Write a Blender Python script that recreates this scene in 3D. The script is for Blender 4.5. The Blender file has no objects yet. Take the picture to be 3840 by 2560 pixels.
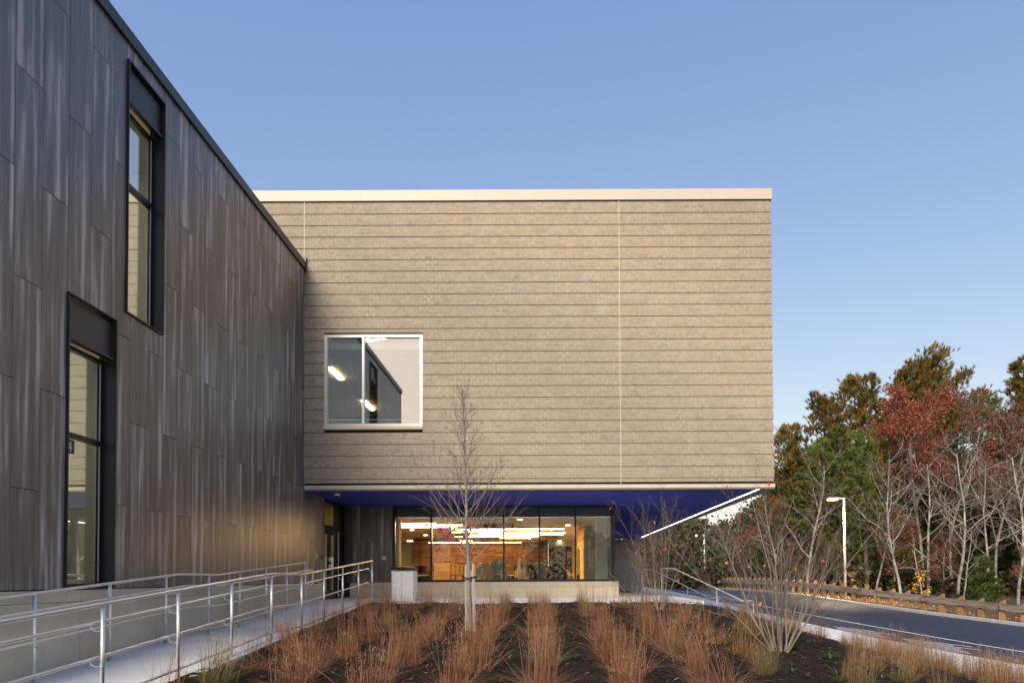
import bpy, math, random
import numpy as np
from mathutils import Vector, Matrix, Euler
S = bpy.context.scene
COL = S.collection
R = math.radians
EZ = 0.605                     # eye height above the entrance paving (z = 0)

# ---------------------------------------------------------------- camera
F_MM = 36 * 2566 / 3840
cd = bpy.data.cameras.new('camera'); cam = bpy.data.objects.new('camera', cd); COL.objects.link(cam)
cd.lens = F_MM; cd.sensor_width = 36; cd.clip_start = 0.1; cd.clip_end = 3000
cd.shift_x = -0.0307; cd.shift_y = (2101.3 - 1280) / 3840
cam.matrix_world = Matrix.Translation((0, 0, EZ)) @ Matrix.Rotation(R(91.4), 4, 'X') @ Matrix.Rotation(R(-0.27), 4, 'Z')
S.camera = cam
# ---------------------------------------------------------------- sky, sun, exposure
SUN_EL, SUN_AZ = 32.0, 197.0    # azimuth clockwise from +Y
w = bpy.data.worlds.new('World'); S.world = w; w.use_nodes = True
nt = w.node_tree; bg = nt.nodes['Background']
sky = nt.nodes.new('ShaderNodeTexSky'); sky.sky_type = 'NISHITA'; sky.sun_disc = False
sky.sun_elevation = R(SUN_EL); sky.sun_rotation = R(SUN_AZ)
sky.altitude = 0; sky.air_density = 1.0; sky.dust_density = 0.5; sky.ozone_density = 2.0
# the clear dusk sky: Nishita with a gentler falloff towards the horizon in green and blue
sep = nt.nodes.new('ShaderNodeSeparateColor'); cmb = nt.nodes.new('ShaderNodeCombineColor'); nt.links.new(sky.outputs[0], sep.inputs[0])
for ci, (k_, g_) in enumerate(((.68, .86), (.71, .70), (1.18, .37))):
    pw = nt.nodes.new('ShaderNodeMath'); pw.operation = 'POWER'; pw.inputs[1].default_value = g_; nt.links.new(sep.outputs[ci], pw.inputs[0])
    ml = nt.nodes.new('ShaderNodeMath'); ml.operation = 'MULTIPLY'; ml.inputs[1].default_value = k_; nt.links.new(pw.outputs[0], ml.inputs[0]); nt.links.new(ml.outputs[0], cmb.inputs[ci])
nt.links.new(cmb.outputs[0], bg.inputs[0]); bg.inputs[1].default_value = 0.105
sl = bpy.data.lights.new('sun', 'SUN'); sun = bpy.data.objects.new('sun', sl); COL.objects.link(sun)
sl.energy = 1.1; sl.angle = R(27.0); sl.color = (1.0, 0.87, 0.71)
sd = Vector((math.sin(R(SUN_AZ)) * math.cos(R(SUN_EL)), math.cos(R(SUN_AZ)) * math.cos(R(SUN_EL)), math.sin(R(SUN_EL))))
sun.rotation_euler = sd.to_track_quat('Z', 'Y').to_euler(); sun.location = (0, -5, 30)
S.view_settings.view_transform = 'Standard'; S.view_settings.look = 'None'
S.view_settings.exposure = 1.9; S.view_settings.gamma = 1
S.view_settings.use_curve_mapping = False
S.cycles.max_bounces = 8; S.cycles.transparent_max_bounces = 24; S.cycles.glossy_bounces = 5
S.cycles.sample_clamp_indirect = 6; S.cycles.caustics_reflective = False; S.cycles.caustics_refractive = False

# ================================================================ helpers
WORLD = {}
def wloc(o):
    return WORLD.get(o.name, Vector((0, 0, 0))) if o else Vector((0, 0, 0))
def tag(o, label=None, cat=None, group=None, kind=None):
    if label: o['label'] = label
    if cat: o['category'] = cat
    if group: o['group'] = group
    if kind: o['kind'] = kind
    return o
def empty(name, loc, label, cat, group=None, rz=0):
    o = bpy.data.objects.new(name, None); COL.objects.link(o); o.location = loc
    o.rotation_euler = (0, 0, rz); o.empty_display_size = 0.2
    WORLD[o.name] = Vector(loc); return tag(o, label, cat, group)
def copy_tree(o, parent=None):
    c = o.copy(); COL.objects.link(c)
    if parent: c.parent = parent
    for ch in list(o.children): copy_tree(ch, c)
    return c
class MB:
    def __init__(s): s.v = []; s.f = []; s.c = []
    def add(s, vs, fs, col=None):
        b = len(s.v); s.v += [tuple(v) for v in vs]; s.f += [tuple(i + b for i in f) for f in fs]
        if col is not None: s.c += [col] * len(fs)
        return s
    def box(s, x0, x1, y0, y1, z0, z1, col=None):
        if x0 > x1: x0, x1 = x1, x0
        if y0 > y1: y0, y1 = y1, y0
        if z0 > z1: z0, z1 = z1, z0
        vs = [(x0,y0,z0),(x1,y0,z0),(x1,y1,z0),(x0,y1,z0),(x0,y0,z1),(x1,y0,z1),(x1,y1,z1),(x0,y1,z1)]
        return s.add(vs, [(3,2,1,0),(4,5,6,7),(0,1,5,4),(1,2,6,5),(2,3,7,6),(3,0,4,7)], col)
    def quad(s, a, b, c, d, col=None): return s.add([a, b, c, d], [(0,1,2,3)], col)
    def tube(s, pts, rad, n=8, cap=True, col=None):
        P = [Vector(p) for p in pts]; k = len(P)
        if not hasattr(rad, '__len__'): rad = [rad] * k
        vs = []; prev = None
        for i in range(k):
            t = (P[min(i+1, k-1)] - P[max(i-1, 0)]).normalized()
            if prev is None:
                a = Vector((0,0,1)) if abs(t.z) < .9 else Vector((1,0,0))
                u = t.cross(a).normalized()
            else:
                u = (prev - t * prev.dot(t)).normalized()
            prev = u; q = t.cross(u)
            for j in range(n):
                an = 2 * math.pi * j / n
                vs.append(P[i] + (u * math.cos(an) + q * math.sin(an)) * rad[i])
        fs = []
        for i in range(k - 1):
            for j in range(n):
                j2 = (j + 1) % n
                fs.append((i*n+j, i*n+j2, (i+1)*n+j2, (i+1)*n+j))
        if cap: fs += [tuple(range(n-1, -1, -1)), tuple((k-1)*n + j for j in range(n))]
        return s.add(vs, fs, col)
    def prism(s, poly, axis, a0, a1, col=None):
        """poly 2-D outline extruded along axis ('x','y','z') from a0 to a1"""
        def m(p, a): return {'x': (a, p[0], p[1]), 'y': (p[0], a, p[1]), 'z': (p[0], p[1], a)}[axis]
        n = len(poly); vs = [m(p, a0) for p in poly] + [m(p, a1) for p in poly]
        fs = [tuple(range(n)), tuple(range(2*n-1, n-1, -1))] + [((i+1) % n, i, n+i, n+(i+1) % n) for i in range(n)]
        return s.add(vs, fs, col)
    def build(s, name, mat, parent=None, smooth=False, origin=None):
        if parent is not None: org = wloc(parent)
        elif origin is not None: org = Vector(origin)
        else:
            a = np.array(s.v); org = Vector(((a[:,0].min()+a[:,0].max())/2, (a[:,1].min()+a[:,1].max())/2, a[:,2].min()))
        me = bpy.data.meshes.new(name)
        me.from_pydata([(v[0]-org.x, v[1]-org.y, v[2]-org.z) for v in s.v], [], s.f)
        me.materials.append(mat)
        if smooth: me.polygons.foreach_set('use_smooth', [True] * len(me.polygons))
        if s.c and len(s.c) == len(s.f): set_col(me, s.c)
        me.update()
        o = bpy.data.objects.new(name, me); COL.objects.link(o)
        if parent is not None: o.parent = parent
        else: o.location = org
        WORLD[o.name] = org
        return o
def set_col(me, cols):
    at = me.attributes.new('col', 'FLOAT_COLOR', 'FACE')
    a = np.ones((len(cols), 4), dtype=np.float32); a[:, :3] = np.array(cols, dtype=np.float32)[:, :3]
    at.data.foreach_set('color', a.ravel())
def bevel(o, wd, seg=2):
    m = o.modifiers.new('bevel', 'BEVEL'); m.width = wd; m.segments = seg; m.limit_method = 'ANGLE'; return o
def piece(name, me, parent, wpos, rz=0, scale=None):
    o = bpy.data.objects.new(name, me); COL.objects.link(o); o.parent = parent
    o.location = Vector(wpos) - wloc(parent); o.rotation_euler = (0, 0, rz)
    if scale: o.scale = scale
    WORLD[o.name] = Vector(wpos); return o
def boxmesh(name, dx, dy, dz, mat, bev=0):
    b = MB().box(-dx/2, dx/2, -dy/2, dy/2, -dz/2, dz/2)
    me = bpy.data.meshes.new(name); me.from_pydata(b.v, [], b.f); me.materials.append(mat)
    if bev:
        import bmesh
        bm = bmesh.new(); bm.from_mesh(me); bmesh.ops.bevel(bm, geom=bm.edges[:], offset=bev, segments=1, affect='EDGES'); bm.to_mesh(me); bm.free()
    me.update(); return me

# ---------------------------------------------------------------- materials
def newmat(name):
    m = bpy.data.materials.new(name); m.use_nodes = True
    return m, m.node_tree, m.node_tree.nodes['Principled BSDF']
def mat(name, c1, c2=None, scale=4, stretch=(1,1,1), rough=.6, metal=0, bump=0, bscale=None, spec=.5,
        rand=0, coord='Object', detail=6, contrast=(.3,.7), rough2=None, fine=0):
    m, t, p = newmat(name); N = t.nodes.new; L = t.links.new
    p.inputs['Roughness'].default_value = rough; p.inputs['Metallic'].default_value = metal
    p.inputs['Specular IOR Level'].default_value = spec
    if c2 is None and not bump:
        p.inputs['Base Color'].default_value = (*c1, 1); 
        if not rand: return m
    tc = N('ShaderNodeTexCoord'); mp = N('ShaderNodeMapping'); mp.inputs['Scale'].default_value = stretch
    L(tc.outputs[coord], mp.inputs[0])
    oi = N('ShaderNodeObjectInfo'); mw = N('ShaderNodeMath'); mw.operation = 'MULTIPLY'; mw.inputs[1].default_value = 60
    L(oi.outputs['Random'], mw.inputs[0])
    nz = N('ShaderNodeTexNoise'); nz.noise_dimensions = '4D'; nz.inputs['Scale'].default_value = scale
    nz.inputs['Detail'].default_value = detail; nz.inputs['Roughness'].default_value = .6
    L(mp.outputs[0], nz.inputs['Vector']); L(mw.outputs[0], nz.inputs['W'])
    cr = N('ShaderNodeValToRGB'); cr.color_ramp.elements[0].position = contrast[0]; cr.color_ramp.elements[1].position = contrast[1]
    cr.color_ramp.elements[0].color = (*c1, 1); cr.color_ramp.elements[1].color = (*(c2 or c1), 1)
    L(nz.outputs[0], cr.inputs[0]); out = cr.outputs[0]
    if fine:
        n2 = N('ShaderNodeTexNoise'); n2.inputs['Scale'].default_value = scale * 18; n2.inputs['Detail'].default_value = 4
        L(mp.outputs[0], n2.inputs['Vector'])
        mr = N('ShaderNodeMapRange'); mr.inputs[1].default_value = .3; mr.inputs[2].default_value = .7
        mr.inputs[3].default_value = 1 - fine; mr.inputs[4].default_value = 1 + fine; L(n2.outputs[0], mr.inputs[0])
        mx = N('ShaderNodeVectorMath'); mx.operation = 'SCALE'; L(out, mx.inputs[0]); L(mr.outputs[0], mx.inputs['Scale']); out = mx.outputs[0]
    if rand:
        mr = N('ShaderNodeMapRange'); mr.inputs[3].default_value = 1 - rand; mr.inputs[4].default_value = 1 + rand
        L(oi.outputs['Random'], mr.inputs[0])
        mx = N('ShaderNodeVectorMath'); mx.operation = 'SCALE'; L(out, mx.inputs[0]); L(mr.outputs[0], mx.inputs['Scale']); out = mx.outputs[0]
    L(out, p.inputs['Base Color'])
    if rough2 is not None:
        mr = N('ShaderNodeMapRange'); mr.inputs[3].default_value = rough; mr.inputs[4].default_value = rough2
        mr.inputs[1].default_value = .3; mr.inputs[2].default_value = .7
        L(nz.outputs[0], mr.inputs[0]); L(mr.outputs[0], p.inputs['Roughness'])
    if bump:
        nb = N('ShaderNodeTexNoise'); nb.inputs['Scale'].default_value = bscale or scale * 6; nb.inputs['Detail'].default_value = 5
        L(mp.outputs[0], nb.inputs['Vector'])
        bp = N('ShaderNodeBump'); bp.inputs['Strength'].default_value = bump; bp.inputs['Distance'].default_value = .01
        L(nb.outputs[0], bp.inputs['Height']); L(bp.outputs[0], p.inputs['Normal'])
    return m
def emat(name, c, s):
    m, t, p = newmat(name); p.inputs['Base Color'].default_value = (.8,.8,.8,1)
    p.inputs['Emission Color'].default_value = (*c, 1); p.inputs['Emission Strength'].default_value = s; return m
def glass(name, refl=.12, tint=(.93,.97,.95), ior=1.5):
    m, t, p = newmat(name); t.nodes.remove(p); N = t.nodes.new; L = t.links.new
    tr = N('ShaderNodeBsdfTransparent'); tr.inputs[0].default_value = (*tint, 1)
    gl = N('ShaderNodeBsdfGlossy'); gl.inputs['Roughness'].default_value = 0.0; gl.inputs[0].default_value = (.95,.98,1,1)
    nz = N('ShaderNodeTexNoise'); nz.inputs['Scale'].default_value = 1.3; nz.inputs['Detail'].default_value = 0
    bp = N('ShaderNodeBump'); bp.inputs['Strength'].default_value = .12; bp.inputs['Distance'].default_value = .012
    L(nz.outputs[0], bp.inputs['Height']); L(bp.outputs[0], gl.inputs['Normal'])
    ge = N('ShaderNodeNewGeometry'); dt = N('ShaderNodeVectorMath'); dt.operation = 'DOT_PRODUCT'; L(ge.outputs['Normal'], dt.inputs[0]); L(ge.outputs['Incoming'], dt.inputs[1])
    ab = N('ShaderNodeMath'); ab.operation = 'ABSOLUTE'; L(dt.outputs['Value'], ab.inputs[0])
    om = N('ShaderNodeMath'); om.operation = 'SUBTRACT'; om.inputs[0].default_value = 1; L(ab.outputs[0], om.inputs[1])
    fr = N('ShaderNodeMath'); fr.operation = 'POWER'; fr.inputs[1].default_value = 5; L(om.outputs[0], fr.inputs[0])   # Schlick term
    ad = N('ShaderNodeMath'); ad.operation = 'ADD'; ad.use_clamp = True; ad.inputs[1].default_value = refl
    L(fr.outputs[0], ad.inputs[0]); mx = N('ShaderNodeMixShader'); L(ad.outputs[0], mx.inputs[0]); L(tr.outputs[0], mx.inputs[1]); L(gl.outputs[0], mx.inputs[2])
    L(mx.outputs[0], t.nodes['Material Output'].inputs[0]); return m
def attrmat(name, rough=.7, transl=0.0, vary=.25, gain=1.0, noise=0, spec=.3):
    """colour from the per-face 'col' attribute, scaled a little per object"""
    m, t, p = newmat(name); N = t.nodes.new; L = t.links.new
    at = N('ShaderNodeAttribute'); at.attribute_name = 'col'
    oi = N('ShaderNodeObjectInfo'); mr = N('ShaderNodeMapRange'); mr.inputs[3].default_value = gain*(1-vary); mr.inputs[4].default_value = gain*(1+vary)
    L(oi.outputs['Random'], mr.inputs[0])
    sc = N('ShaderNodeVectorMath'); sc.operation = 'SCALE'; L(at.outputs['Color'], sc.inputs[0]); L(mr.outputs[0], sc.inputs['Scale'])
    out = sc.outputs[0]
    if noise:
        tc = N('ShaderNodeTexCoord'); nz = N('ShaderNodeTexNoise'); nz.inputs['Scale'].default_value = noise; nz.inputs['Detail'].default_value = 6
        L(tc.outputs['Object'], nz.inputs['Vector']); m2 = N('ShaderNodeMapRange'); m2.inputs[1].default_value = .3; m2.inputs[2].default_value = .7
        m2.inputs[3].default_value = .84; m2.inputs[4].default_value = 1.14
        L(nz.outputs[0], m2.inputs[0]); s2 = N('ShaderNodeVectorMath'); s2.operation = 'SCALE'; L(out, s2.inputs[0]); L(m2.outputs[0], s2.inputs['Scale']); out = s2.outputs[0]
    L(out, p.inputs['Base Color']); p.inputs['Roughness'].default_value = rough; p.inputs['Specular IOR Level'].default_value = spec
    if transl:
        tl = N('ShaderNodeBsdfTranslucent'); L(out, tl.inputs[0]); mx = N('ShaderNodeMixShader'); mx.inputs[0].default_value = transl
        L(p.outputs[0], mx.inputs[1]); L(tl.outputs[0], mx.inputs[2]); L(mx.outputs[0], t.nodes['Material Output'].inputs[0])
    return m
def cladding_mat():
    m, t, p = newmat('weathered_wood_panel'); N = t.nodes.new; L = t.links.new
    tc = N('ShaderNodeTexCoord'); oi = N('ShaderNodeObjectInfo')
    mw = N('ShaderNodeMath'); mw.operation = 'MULTIPLY'; mw.inputs[1].default_value = 90; L(oi.outputs['Random'], mw.inputs[0])
    def nz(st, sc, det, dist=0, rgh=.55):
        mp = N('ShaderNodeMapping'); mp.inputs['Scale'].default_value = st; L(tc.outputs['Object'], mp.inputs[0])
        n = N('ShaderNodeTexNoise'); n.noise_dimensions = '4D'; n.inputs['Scale'].default_value = sc; n.inputs['Detail'].default_value = det
        n.inputs['Distortion'].default_value = dist; n.inputs['Roughness'].default_value = rgh
        L(mp.outputs[0], n.inputs['Vector']); L(mw.outputs[0], n.inputs['W']); return n.outputs[0]
    broad = nz((1, 1, .045), 9.5, 1.2, .25); mid = nz((1, 1, .07), 26, 3); fine = nz((1, 1, .05), 120, 4); blot = nz((1,1,.5), 2.2, 3)
    crb = N('ShaderNodeValToRGB'); e = crb.color_ramp.elements
    e[0].position = .36; e[0].color = (.05,.05,.05,1); e[1].position = .70; e[1].color = (1,1,1,1)
    x = crb.color_ramp.elements.new(.52); x.color = (.28,.28,.28,1)
    L(broad, crb.inputs[0])
    def mad(a, k, b):
        n = N('ShaderNodeMath'); n.operation = 'MULTIPLY_ADD'; L(a, n.inputs[0]); n.inputs[1].default_value = k
        if isinstance(b, float): n.inputs[2].default_value = b
        else: L(b, n.inputs[2])
        return n.outputs[0]
    v = mad(mid, .75, mad(fine, .45, mad(blot, .35, mad(crb.outputs[0], .62, -.62))))
    cr = N('ShaderNodeValToRGB'); e = cr.color_ramp.elements
    e[0].position = .0; e[0].color = (.032,.027,.027,1); e[1].position = .95; e[1].color = (.50,.475,.46,1)
    y = e.new(.42); y.color = (.150,.138,.130,1)
    L(v, cr.inputs[0]); L(cr.outputs[0], p.inputs['Base Color'])
    rr = N('ShaderNodeMapRange'); rr.inputs[3].default_value = .30; rr.inputs[4].default_value = .46; L(mid, rr.inputs[0]); L(rr.outputs[0], p.inputs['Roughness'])
    p.inputs['Specular IOR Level'].default_value = 1.0
    bp = N('ShaderNodeBump'); bp.inputs['Strength'].default_value = .35; bp.inputs['Distance'].default_value = .004
    L(mad(fine, .5, mid), bp.inputs['Height']); L(bp.outputs[0], p.inputs['Normal'])
    return m
M = {}
M['clad'] = cladding_mat()
M['dark_metal'] = mat('charcoal_painted_metal', (.022,.023,.028), rough=.38, spec=.5)
M['dark_panel'] = mat('charcoal_panel', (.030,.032,.040), (.036,.038,.046), scale=2, rough=.42, spec=.5)
M['frame_dark'] = mat('dark_anodised_frame', (.018,.018,.021), rough=.3, metal=.3)
M['frame_silver'] = mat('pale_anodised_frame', (.62,.63,.63), rough=.38, metal=.25)
M['brick'] = attrmat('taupe_brick', rough=.88, vary=.05, noise=14, spec=.2, gain=1.0)
M['mortar'] = mat('pale_mortar', (.32,.275,.22), (.62,.56,.47), scale=1.7, rough=.95, contrast=(.42,.62), bump=.3, bscale=60)
M['brick_mid'] = mat('taupe_brick_band', (.33,.295,.24), (.40,.355,.29), scale=8, stretch=(1,1,3), rough=.9, bump=.3)
M['cast_stone'] = mat('cast_stone', (.56,.50,.39), (.66,.59,.47), scale=3, rough=.85, bump=.25, bscale=70, fine=.05, rand=.03)
M['cap'] = mat('cream_metal_coping', (.54,.485,.41), (.56,.505,.43), scale=1, rough=.42, spec=.4)
M['soffit'] = mat('blue_soffit_paint', (.035,.055,.40), (.042,.066,.46), scale=2.5, stretch=(1,1,1), rough=.62, spec=.3, fine=.04)
M['soffit_edge'] = mat('taupe_metal_edge', (.20,.175,.15), rough=.5)
M['concrete'] = mat('pale_concrete', (.50,.50,.48), (.64,.64,.62), scale=1.6, rough=.85, bump=.2, bscale=90, fine=.06, rand=.03, contrast=(.3,.72))
M['walk'] = mat('bright_new_concrete', (.58,.58,.57), (.80,.80,.79), scale=1.1, rough=.85, bump=.15, bscale=90, fine=.05, rand=.03)
M['base_conc'] = mat('smooth_base_stone', (.44,.39,.30), (.60,.54,.42), scale=1.1, rough=.8, bump=.15, bscale=60, fine=.05, rand=.05)
M['steel'] = mat('brushed_stainless_steel', (.72,.73,.74), (.82,.83,.84), scale=20, stretch=(1,1,1), rough=.36, metal=.85)
M['bin_steel'] = mat('satin_steel_sheet', (.66,.68,.69), (.76,.78,.78), scale=1.5, rough=.36, rough2=.5, metal=.35)
M['black'] = mat('black_plastic', (.012,.012,.014), rough=.4)
M['white_metal'] = mat('white_painted_steel', (.78,.79,.80), rough=.35)
M['asphalt'] = mat('fresh_asphalt', (.018,.026,.052), (.028,.039,.072), scale=.35, rough=.38, rough2=.55, bump=.35, bscale=130, fine=.2, spec=.5)  # blue of the reflected sky is mixed into the base colour
M['paint'] = mat('white_road_paint', (.66,.67,.68), (.80,.80,.80), scale=6, rough=.6)
M['kerb'] = mat('granite_kerb', (.30,.31,.32), (.42,.43,.43), scale=5, rough=.8, bump=.3, fine=.12)
M['mulch'] = mat('bark_mulch', (.010,.007,.006), (.042,.027,.020), scale=9, rough=.95, bump=1.0, bscale=70, fine=.4, spec=.15)
M['litter'] = mat('leaf_litter', (.055,.034,.022), (.19,.125,.08), scale=5, rough=.95, bump=.8, bscale=30, fine=.35, spec=.1)
M['timber_post'] = mat('golden_sawn_timber', (.27,.145,.055), (.44,.26,.10), scale=3, stretch=(4,4,.5), rough=.75, bump=.3, rand=.12, fine=.12)
M['timber_rail'] = mat('weathered_grey_timber', (.085,.060,.052), (.33,.27,.24), scale=2.2, stretch=(.5,.5,4), rough=.75, bump=.3, fine=.15, rand=.15, contrast=(.33,.62))
M['galv'] = mat('galvanised_steel', (.35,.37,.38), (.5,.52,.53), scale=20, rough=.45, metal=.8)
M['bark_pale'] = mat('pale_lichened_bark', (.13,.12,.10), (.46,.45,.40), scale=3.2, stretch=(1,1,.6), rough=.9, bump=.3, contrast=(.34,.60), fine=.15)
M['bark_dark'] = mat('dark_pine_bark', (.05,.038,.03), (.20,.17,.145), scale=3, stretch=(1,1,.4), rough=.95, bump=.5, contrast=(.3,.7))
M['bark_young'] = mat('smooth_grey_bark', (.15,.135,.12), (.31,.29,.27), scale=9, stretch=(1,1,.5), rough=.8, bump=.2)
M['twig'] = mat('reddish_twig_bark', (.085,.045,.04), (.24,.17,.15), scale=1.1, rough=.8, contrast=(.35,.65))
M['shrub_bark'] = mat('tan_grey_shrub_bark', (.16,.125,.105), (.36,.31,.26), scale=4, stretch=(1,1,.5), rough=.8)
M['stake'] = mat('silvered_stake_timber', (.36,.34,.31), (.55,.53,.50), scale=6, stretch=(3,3,.4), rough=.8)
M['foliage'] = attrmat('leaf_and_needle', rough=.6, transl=.30, vary=.16, gain=1.35)
M['chips'] = attrmat('bark_chip', rough=.85, vary=0)
M['grass'] = attrmat('dry_grass', rough=.65, transl=.30, vary=.16)
M['leaf_red'] = mat('crimson_leaf', (.36,.02,.035), (.55,.06,.05), scale=9, rough=.5)
M['leaf_orange'] = mat('orange_leaf', (.50,.10,.03), (.60,.24,.07), scale=9, rough=.5)
M['glass_lib'] = glass('library_glass', .035)
M['glass_up'] = glass('upper_window_glass', .33)
M['glass_left'] = glass('left_wing_glass', .36)
M['led'] = emat('warm_white_led', (1,.80,.66), 5.0)
M['lib_strip'] = emat('warm_ceiling_strip', (1,.55,.20), 14)
M['down'] = emat('downlight_lens', (1,.76,.42), 8)
M['class_strip'] = emat('classroom_strip', (1,.74,.44), 10)
M['wing_strip'] = emat('corridor_strip', (1,.95,.74), 2.4)
M['lamp_lens'] = emat('street_lamp_lens', (1,.72,.36), 14)
M['white_wall'] = mat('cream_wall_paint', (.62,.58,.50), rough=.8)
M['tan_ceiling'] = mat('tan_ceiling', (.78,.60,.38), rough=.85)
M['grey_green'] = mat('grey_green_plaster', (.36,.41,.37), rough=.75)
M['grey_valance'] = mat('grey_blind_valance', (.13,.15,.15), rough=.6)
M['dark_wall'] = mat('charcoal_wall', (.035,.030,.028), rough=.7)
M['plank'] = mat('reclaimed_wood', (.085,.035,.014), (.33,.155,.06), scale=2.4, stretch=(1.2,1,5), rough=.6, rand=.38, fine=.15)
M['maple'] = mat('honey_maple_veneer', (.56,.33,.13), (.62,.38,.16), scale=4, stretch=(1,1,.4), rough=.45)
M['white_top'] = mat('white_laminate', (.70,.68,.62), rough=.4)
M['pod_shell'] = mat('grey_green_shell', (.25,.29,.26), rough=.5)
M['pod_seat'] = mat('navy_upholstery', (.012,.020,.075), rough=.9)
M['screen'] = mat('dark_screen', (.010,.010,.012), rough=.2)
M['carpet'] = mat('grey_carpet', (.10,.09,.08), rough=.95)
M['tile'] = mat('ceiling_tile', (.60,.55,.46), rough=.9)
M['grid'] = mat('ceiling_grid', (.33,.30,.26), rough=.7)
M['door_wood'] = mat('orange_oak_door', (.34,.17,.06), (.42,.22,.08), scale=3, stretch=(2,2,.4), rough=.5)
M['blue_poster'] = mat('blue_poster', (.015,.03,.12), (.05,.10,.28), scale=5, rough=.4)
M['paper'] = mat('pale_paper', (.62,.64,.58), rough=.8)
M['yellow_paper'] = mat('yellow_paper', (.62,.46,.12), rough=.8)
M['book'] = attrmat('book_cloth', rough=.6, vary=.1)
M['plate'] = mat('beige_plate', (.50,.45,.36), rough=.4)
M['green_pane'] = mat('green_art_panel', (.10,.13,.03), (.40,.38,.08), scale=3, rough=.3)

# ================================================================ ground heights (relative to paving z = 0)
def z_rel(v): return v + EZ
XW = -6.25; D1 = 17.82; D2 = 21.93; XR = 6.05; ZS = z_rel(2.30)
def lerp(x, xs, ys): return float(np.interp(x, xs, ys))
def zroad(x, y):
    s = -.504 * x + .864 * y
    return z_rel(lerp(s, [-10, 8, 14.5, 20, 26.7, 33, 50, 90], [-3.9, -2.57, -2.06, -1.62, -1.16, -1.03, -.99, -.97]))
def zramp(y): return z_rel(lerp(y, [-4, 11.3, 12.9, 18.05], [-.99 - 15.3*.0755, -.99, -.99, -.605]))
I_L = [(16.0, 6.0), (12.5, 12.3), (9.67, 17), (8.7, 20.6), (7.8, 24.4), (7.0, 27.5), (5.4, 31.5), (4.7, 37), (4.7, 66)]
O_L = [(18.5, 6.5), (15.6, 12.0), (12.5, 17.85), (10.8, 21.4), (9.7, 25.2), (8.6, 29.5), (7.9, 37), (8.1, 47), (8.8, 66), (8.8, 130)]
W_L = [(22, 8), (18, 15), (14.6, 20.8), (12.3, 26.3), (10.5, 31.6), (9.6, 38), (9.5, 52), (9.8, 90)]
G_L = [(30, 11.4), (26, 18.2), (20, 28.5), (17.2, 33.4), (15.6, 39.5), (14.8, 48), (14.3, 60), (14, 72), (13.6, 90), (13, 130)]
def resample(P, n=None, step=None):
    P = np.array(P, float)
    # smooth by Chaikin twice
    for _ in range(2):
        Q = [P[0]]
        for a, b in zip(P[:-1], P[1:]): Q += [a*.75+b*.25, a*.25+b*.75]
        Q.append(P[-1]); P = np.array(Q)
    d = np.r_[0, np.cumsum(np.linalg.norm(np.diff(P, axis=0), axis=1))]
    n = n or int(d[-1] / step) + 1
    t = np.linspace(0, d[-1], n)
    return np.c_[np.interp(t, d, P[:,0]), np.interp(t, d, P[:,1])]
def offset(P, k):
    T = np.gradient(P, axis=0); T /= np.linalg.norm(T, axis=1)[:, None]
    return P + np.c_[-T[:,1], T[:,0]] * k           # positive = left of travel
I_ys = [p[1] for p in resample(I_L, step=1)]; I_xs = [p[0] for p in resample(I_L, step=1)]
def xI(y): return lerp(y, I_ys, I_xs)
def hz(x, y): return math.sin(x*1.7+y*.9)*.5 + math.sin(x*.63-y*1.31+2)*.5
def ss(t): t = max(0, min(1, t)); return t*t*(3-2*t)
def H(x, y):
    zl = z_rel(lerp(y, [-4, 7.6, 17.3, 17.7], [-2.05, -1.27, -.64, -.625]))
    zr = zroad(x, y) + .10
    xa = lerp(y, [6, 18, 24], [1.2, 3.4, 4.0]); xb = xI(y) - .1
    k = ss((x - xa) / max(.5, xb - xa))
    return zl * (1-k) + zr * k
# ---------------------------------------------------------------- ground sheets
def grid_sheet(name, xs, ys, zf, m, keep=None, kind='structure'):
    b = MB(); nx = len(xs)
    for y in ys:
        for x in xs: b.v.append((x, y, zf(x, y)))
    for j in range(len(ys)-1):
        for i in range(nx-1):
            if keep and not keep((xs[i]+xs[i+1])/2, (ys[j]+ys[j+1])/2): continue
            b.f.append((j*nx+i, j*nx+i+1, (j+1)*nx+i+1, (j+1)*nx+i))
    o = b.build(name, m, smooth=True, origin=(0,0,0)); o['kind'] = kind; return o
rn = random.Random(5)
def bedz(x, y):
    e = 0.02*hz(x*2.1, y*2.3) + rn.uniform(-.016, .016)
    return H(x, y) + e - (.05 if y > 17.3 else 0)*ss((y-17.3)/.3)
def bed_keep(x, y):
    if x < -4.42: return y < 4
    if y > 17.62 + .07*math.sin(x*2.2) + .04*math.sin(x*5.1): 
        return x > lerp(y, [17.6, 19.0, 21, 26, 27, 42], [3.5, 3.65, 4.0, 4.0, 3.4, 3.0]) and x < xI(y)+.1
    return x < xI(y)+.1
grid_sheet('planting_bed', list(np.arange(-4.6, 14, .13)), list(np.arange(4, 41, .13)), bedz, M['mulch'], bed_keep)
gx = [-400,-150,-60,-30,-12,-6,0,6,12,18,24,30,36,45,60,90,150,400]; gy = [-400,-150,-60,-30,-12,-4,2,8,14,20,26,32,40,50,64,80,110,150,400]
grid_sheet('ground', gx, gy, lambda x, y: min(H(min(x, 12), y), zroad(min(max(x,0),40), max(-4,min(y,120)))) - .45, M['litter'])
# verge beyond the kerb, then woodland floor
G = resample(G_L, step=1.0); K = offset(G, .75)
vb = MB(); wb = MB()
offs = [0.16, -.6, -1.6, -3.5, -7, -14, -30, -60]
rows = []
for k in range(len(K)):
    Gt = G[max(0,k-1)] - G[min(len(G)-1,k+1)]; nrm = np.array([-Gt[1], Gt[0]]); nrm /= np.linalg.norm(nrm)
    row = []
    for q in [0.16, .6, 1.5, 3, 6, 12, 25, 60]:
        p = K[k] + nrm * q * (1)
        row.append(p)
    rows.append(row)
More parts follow.
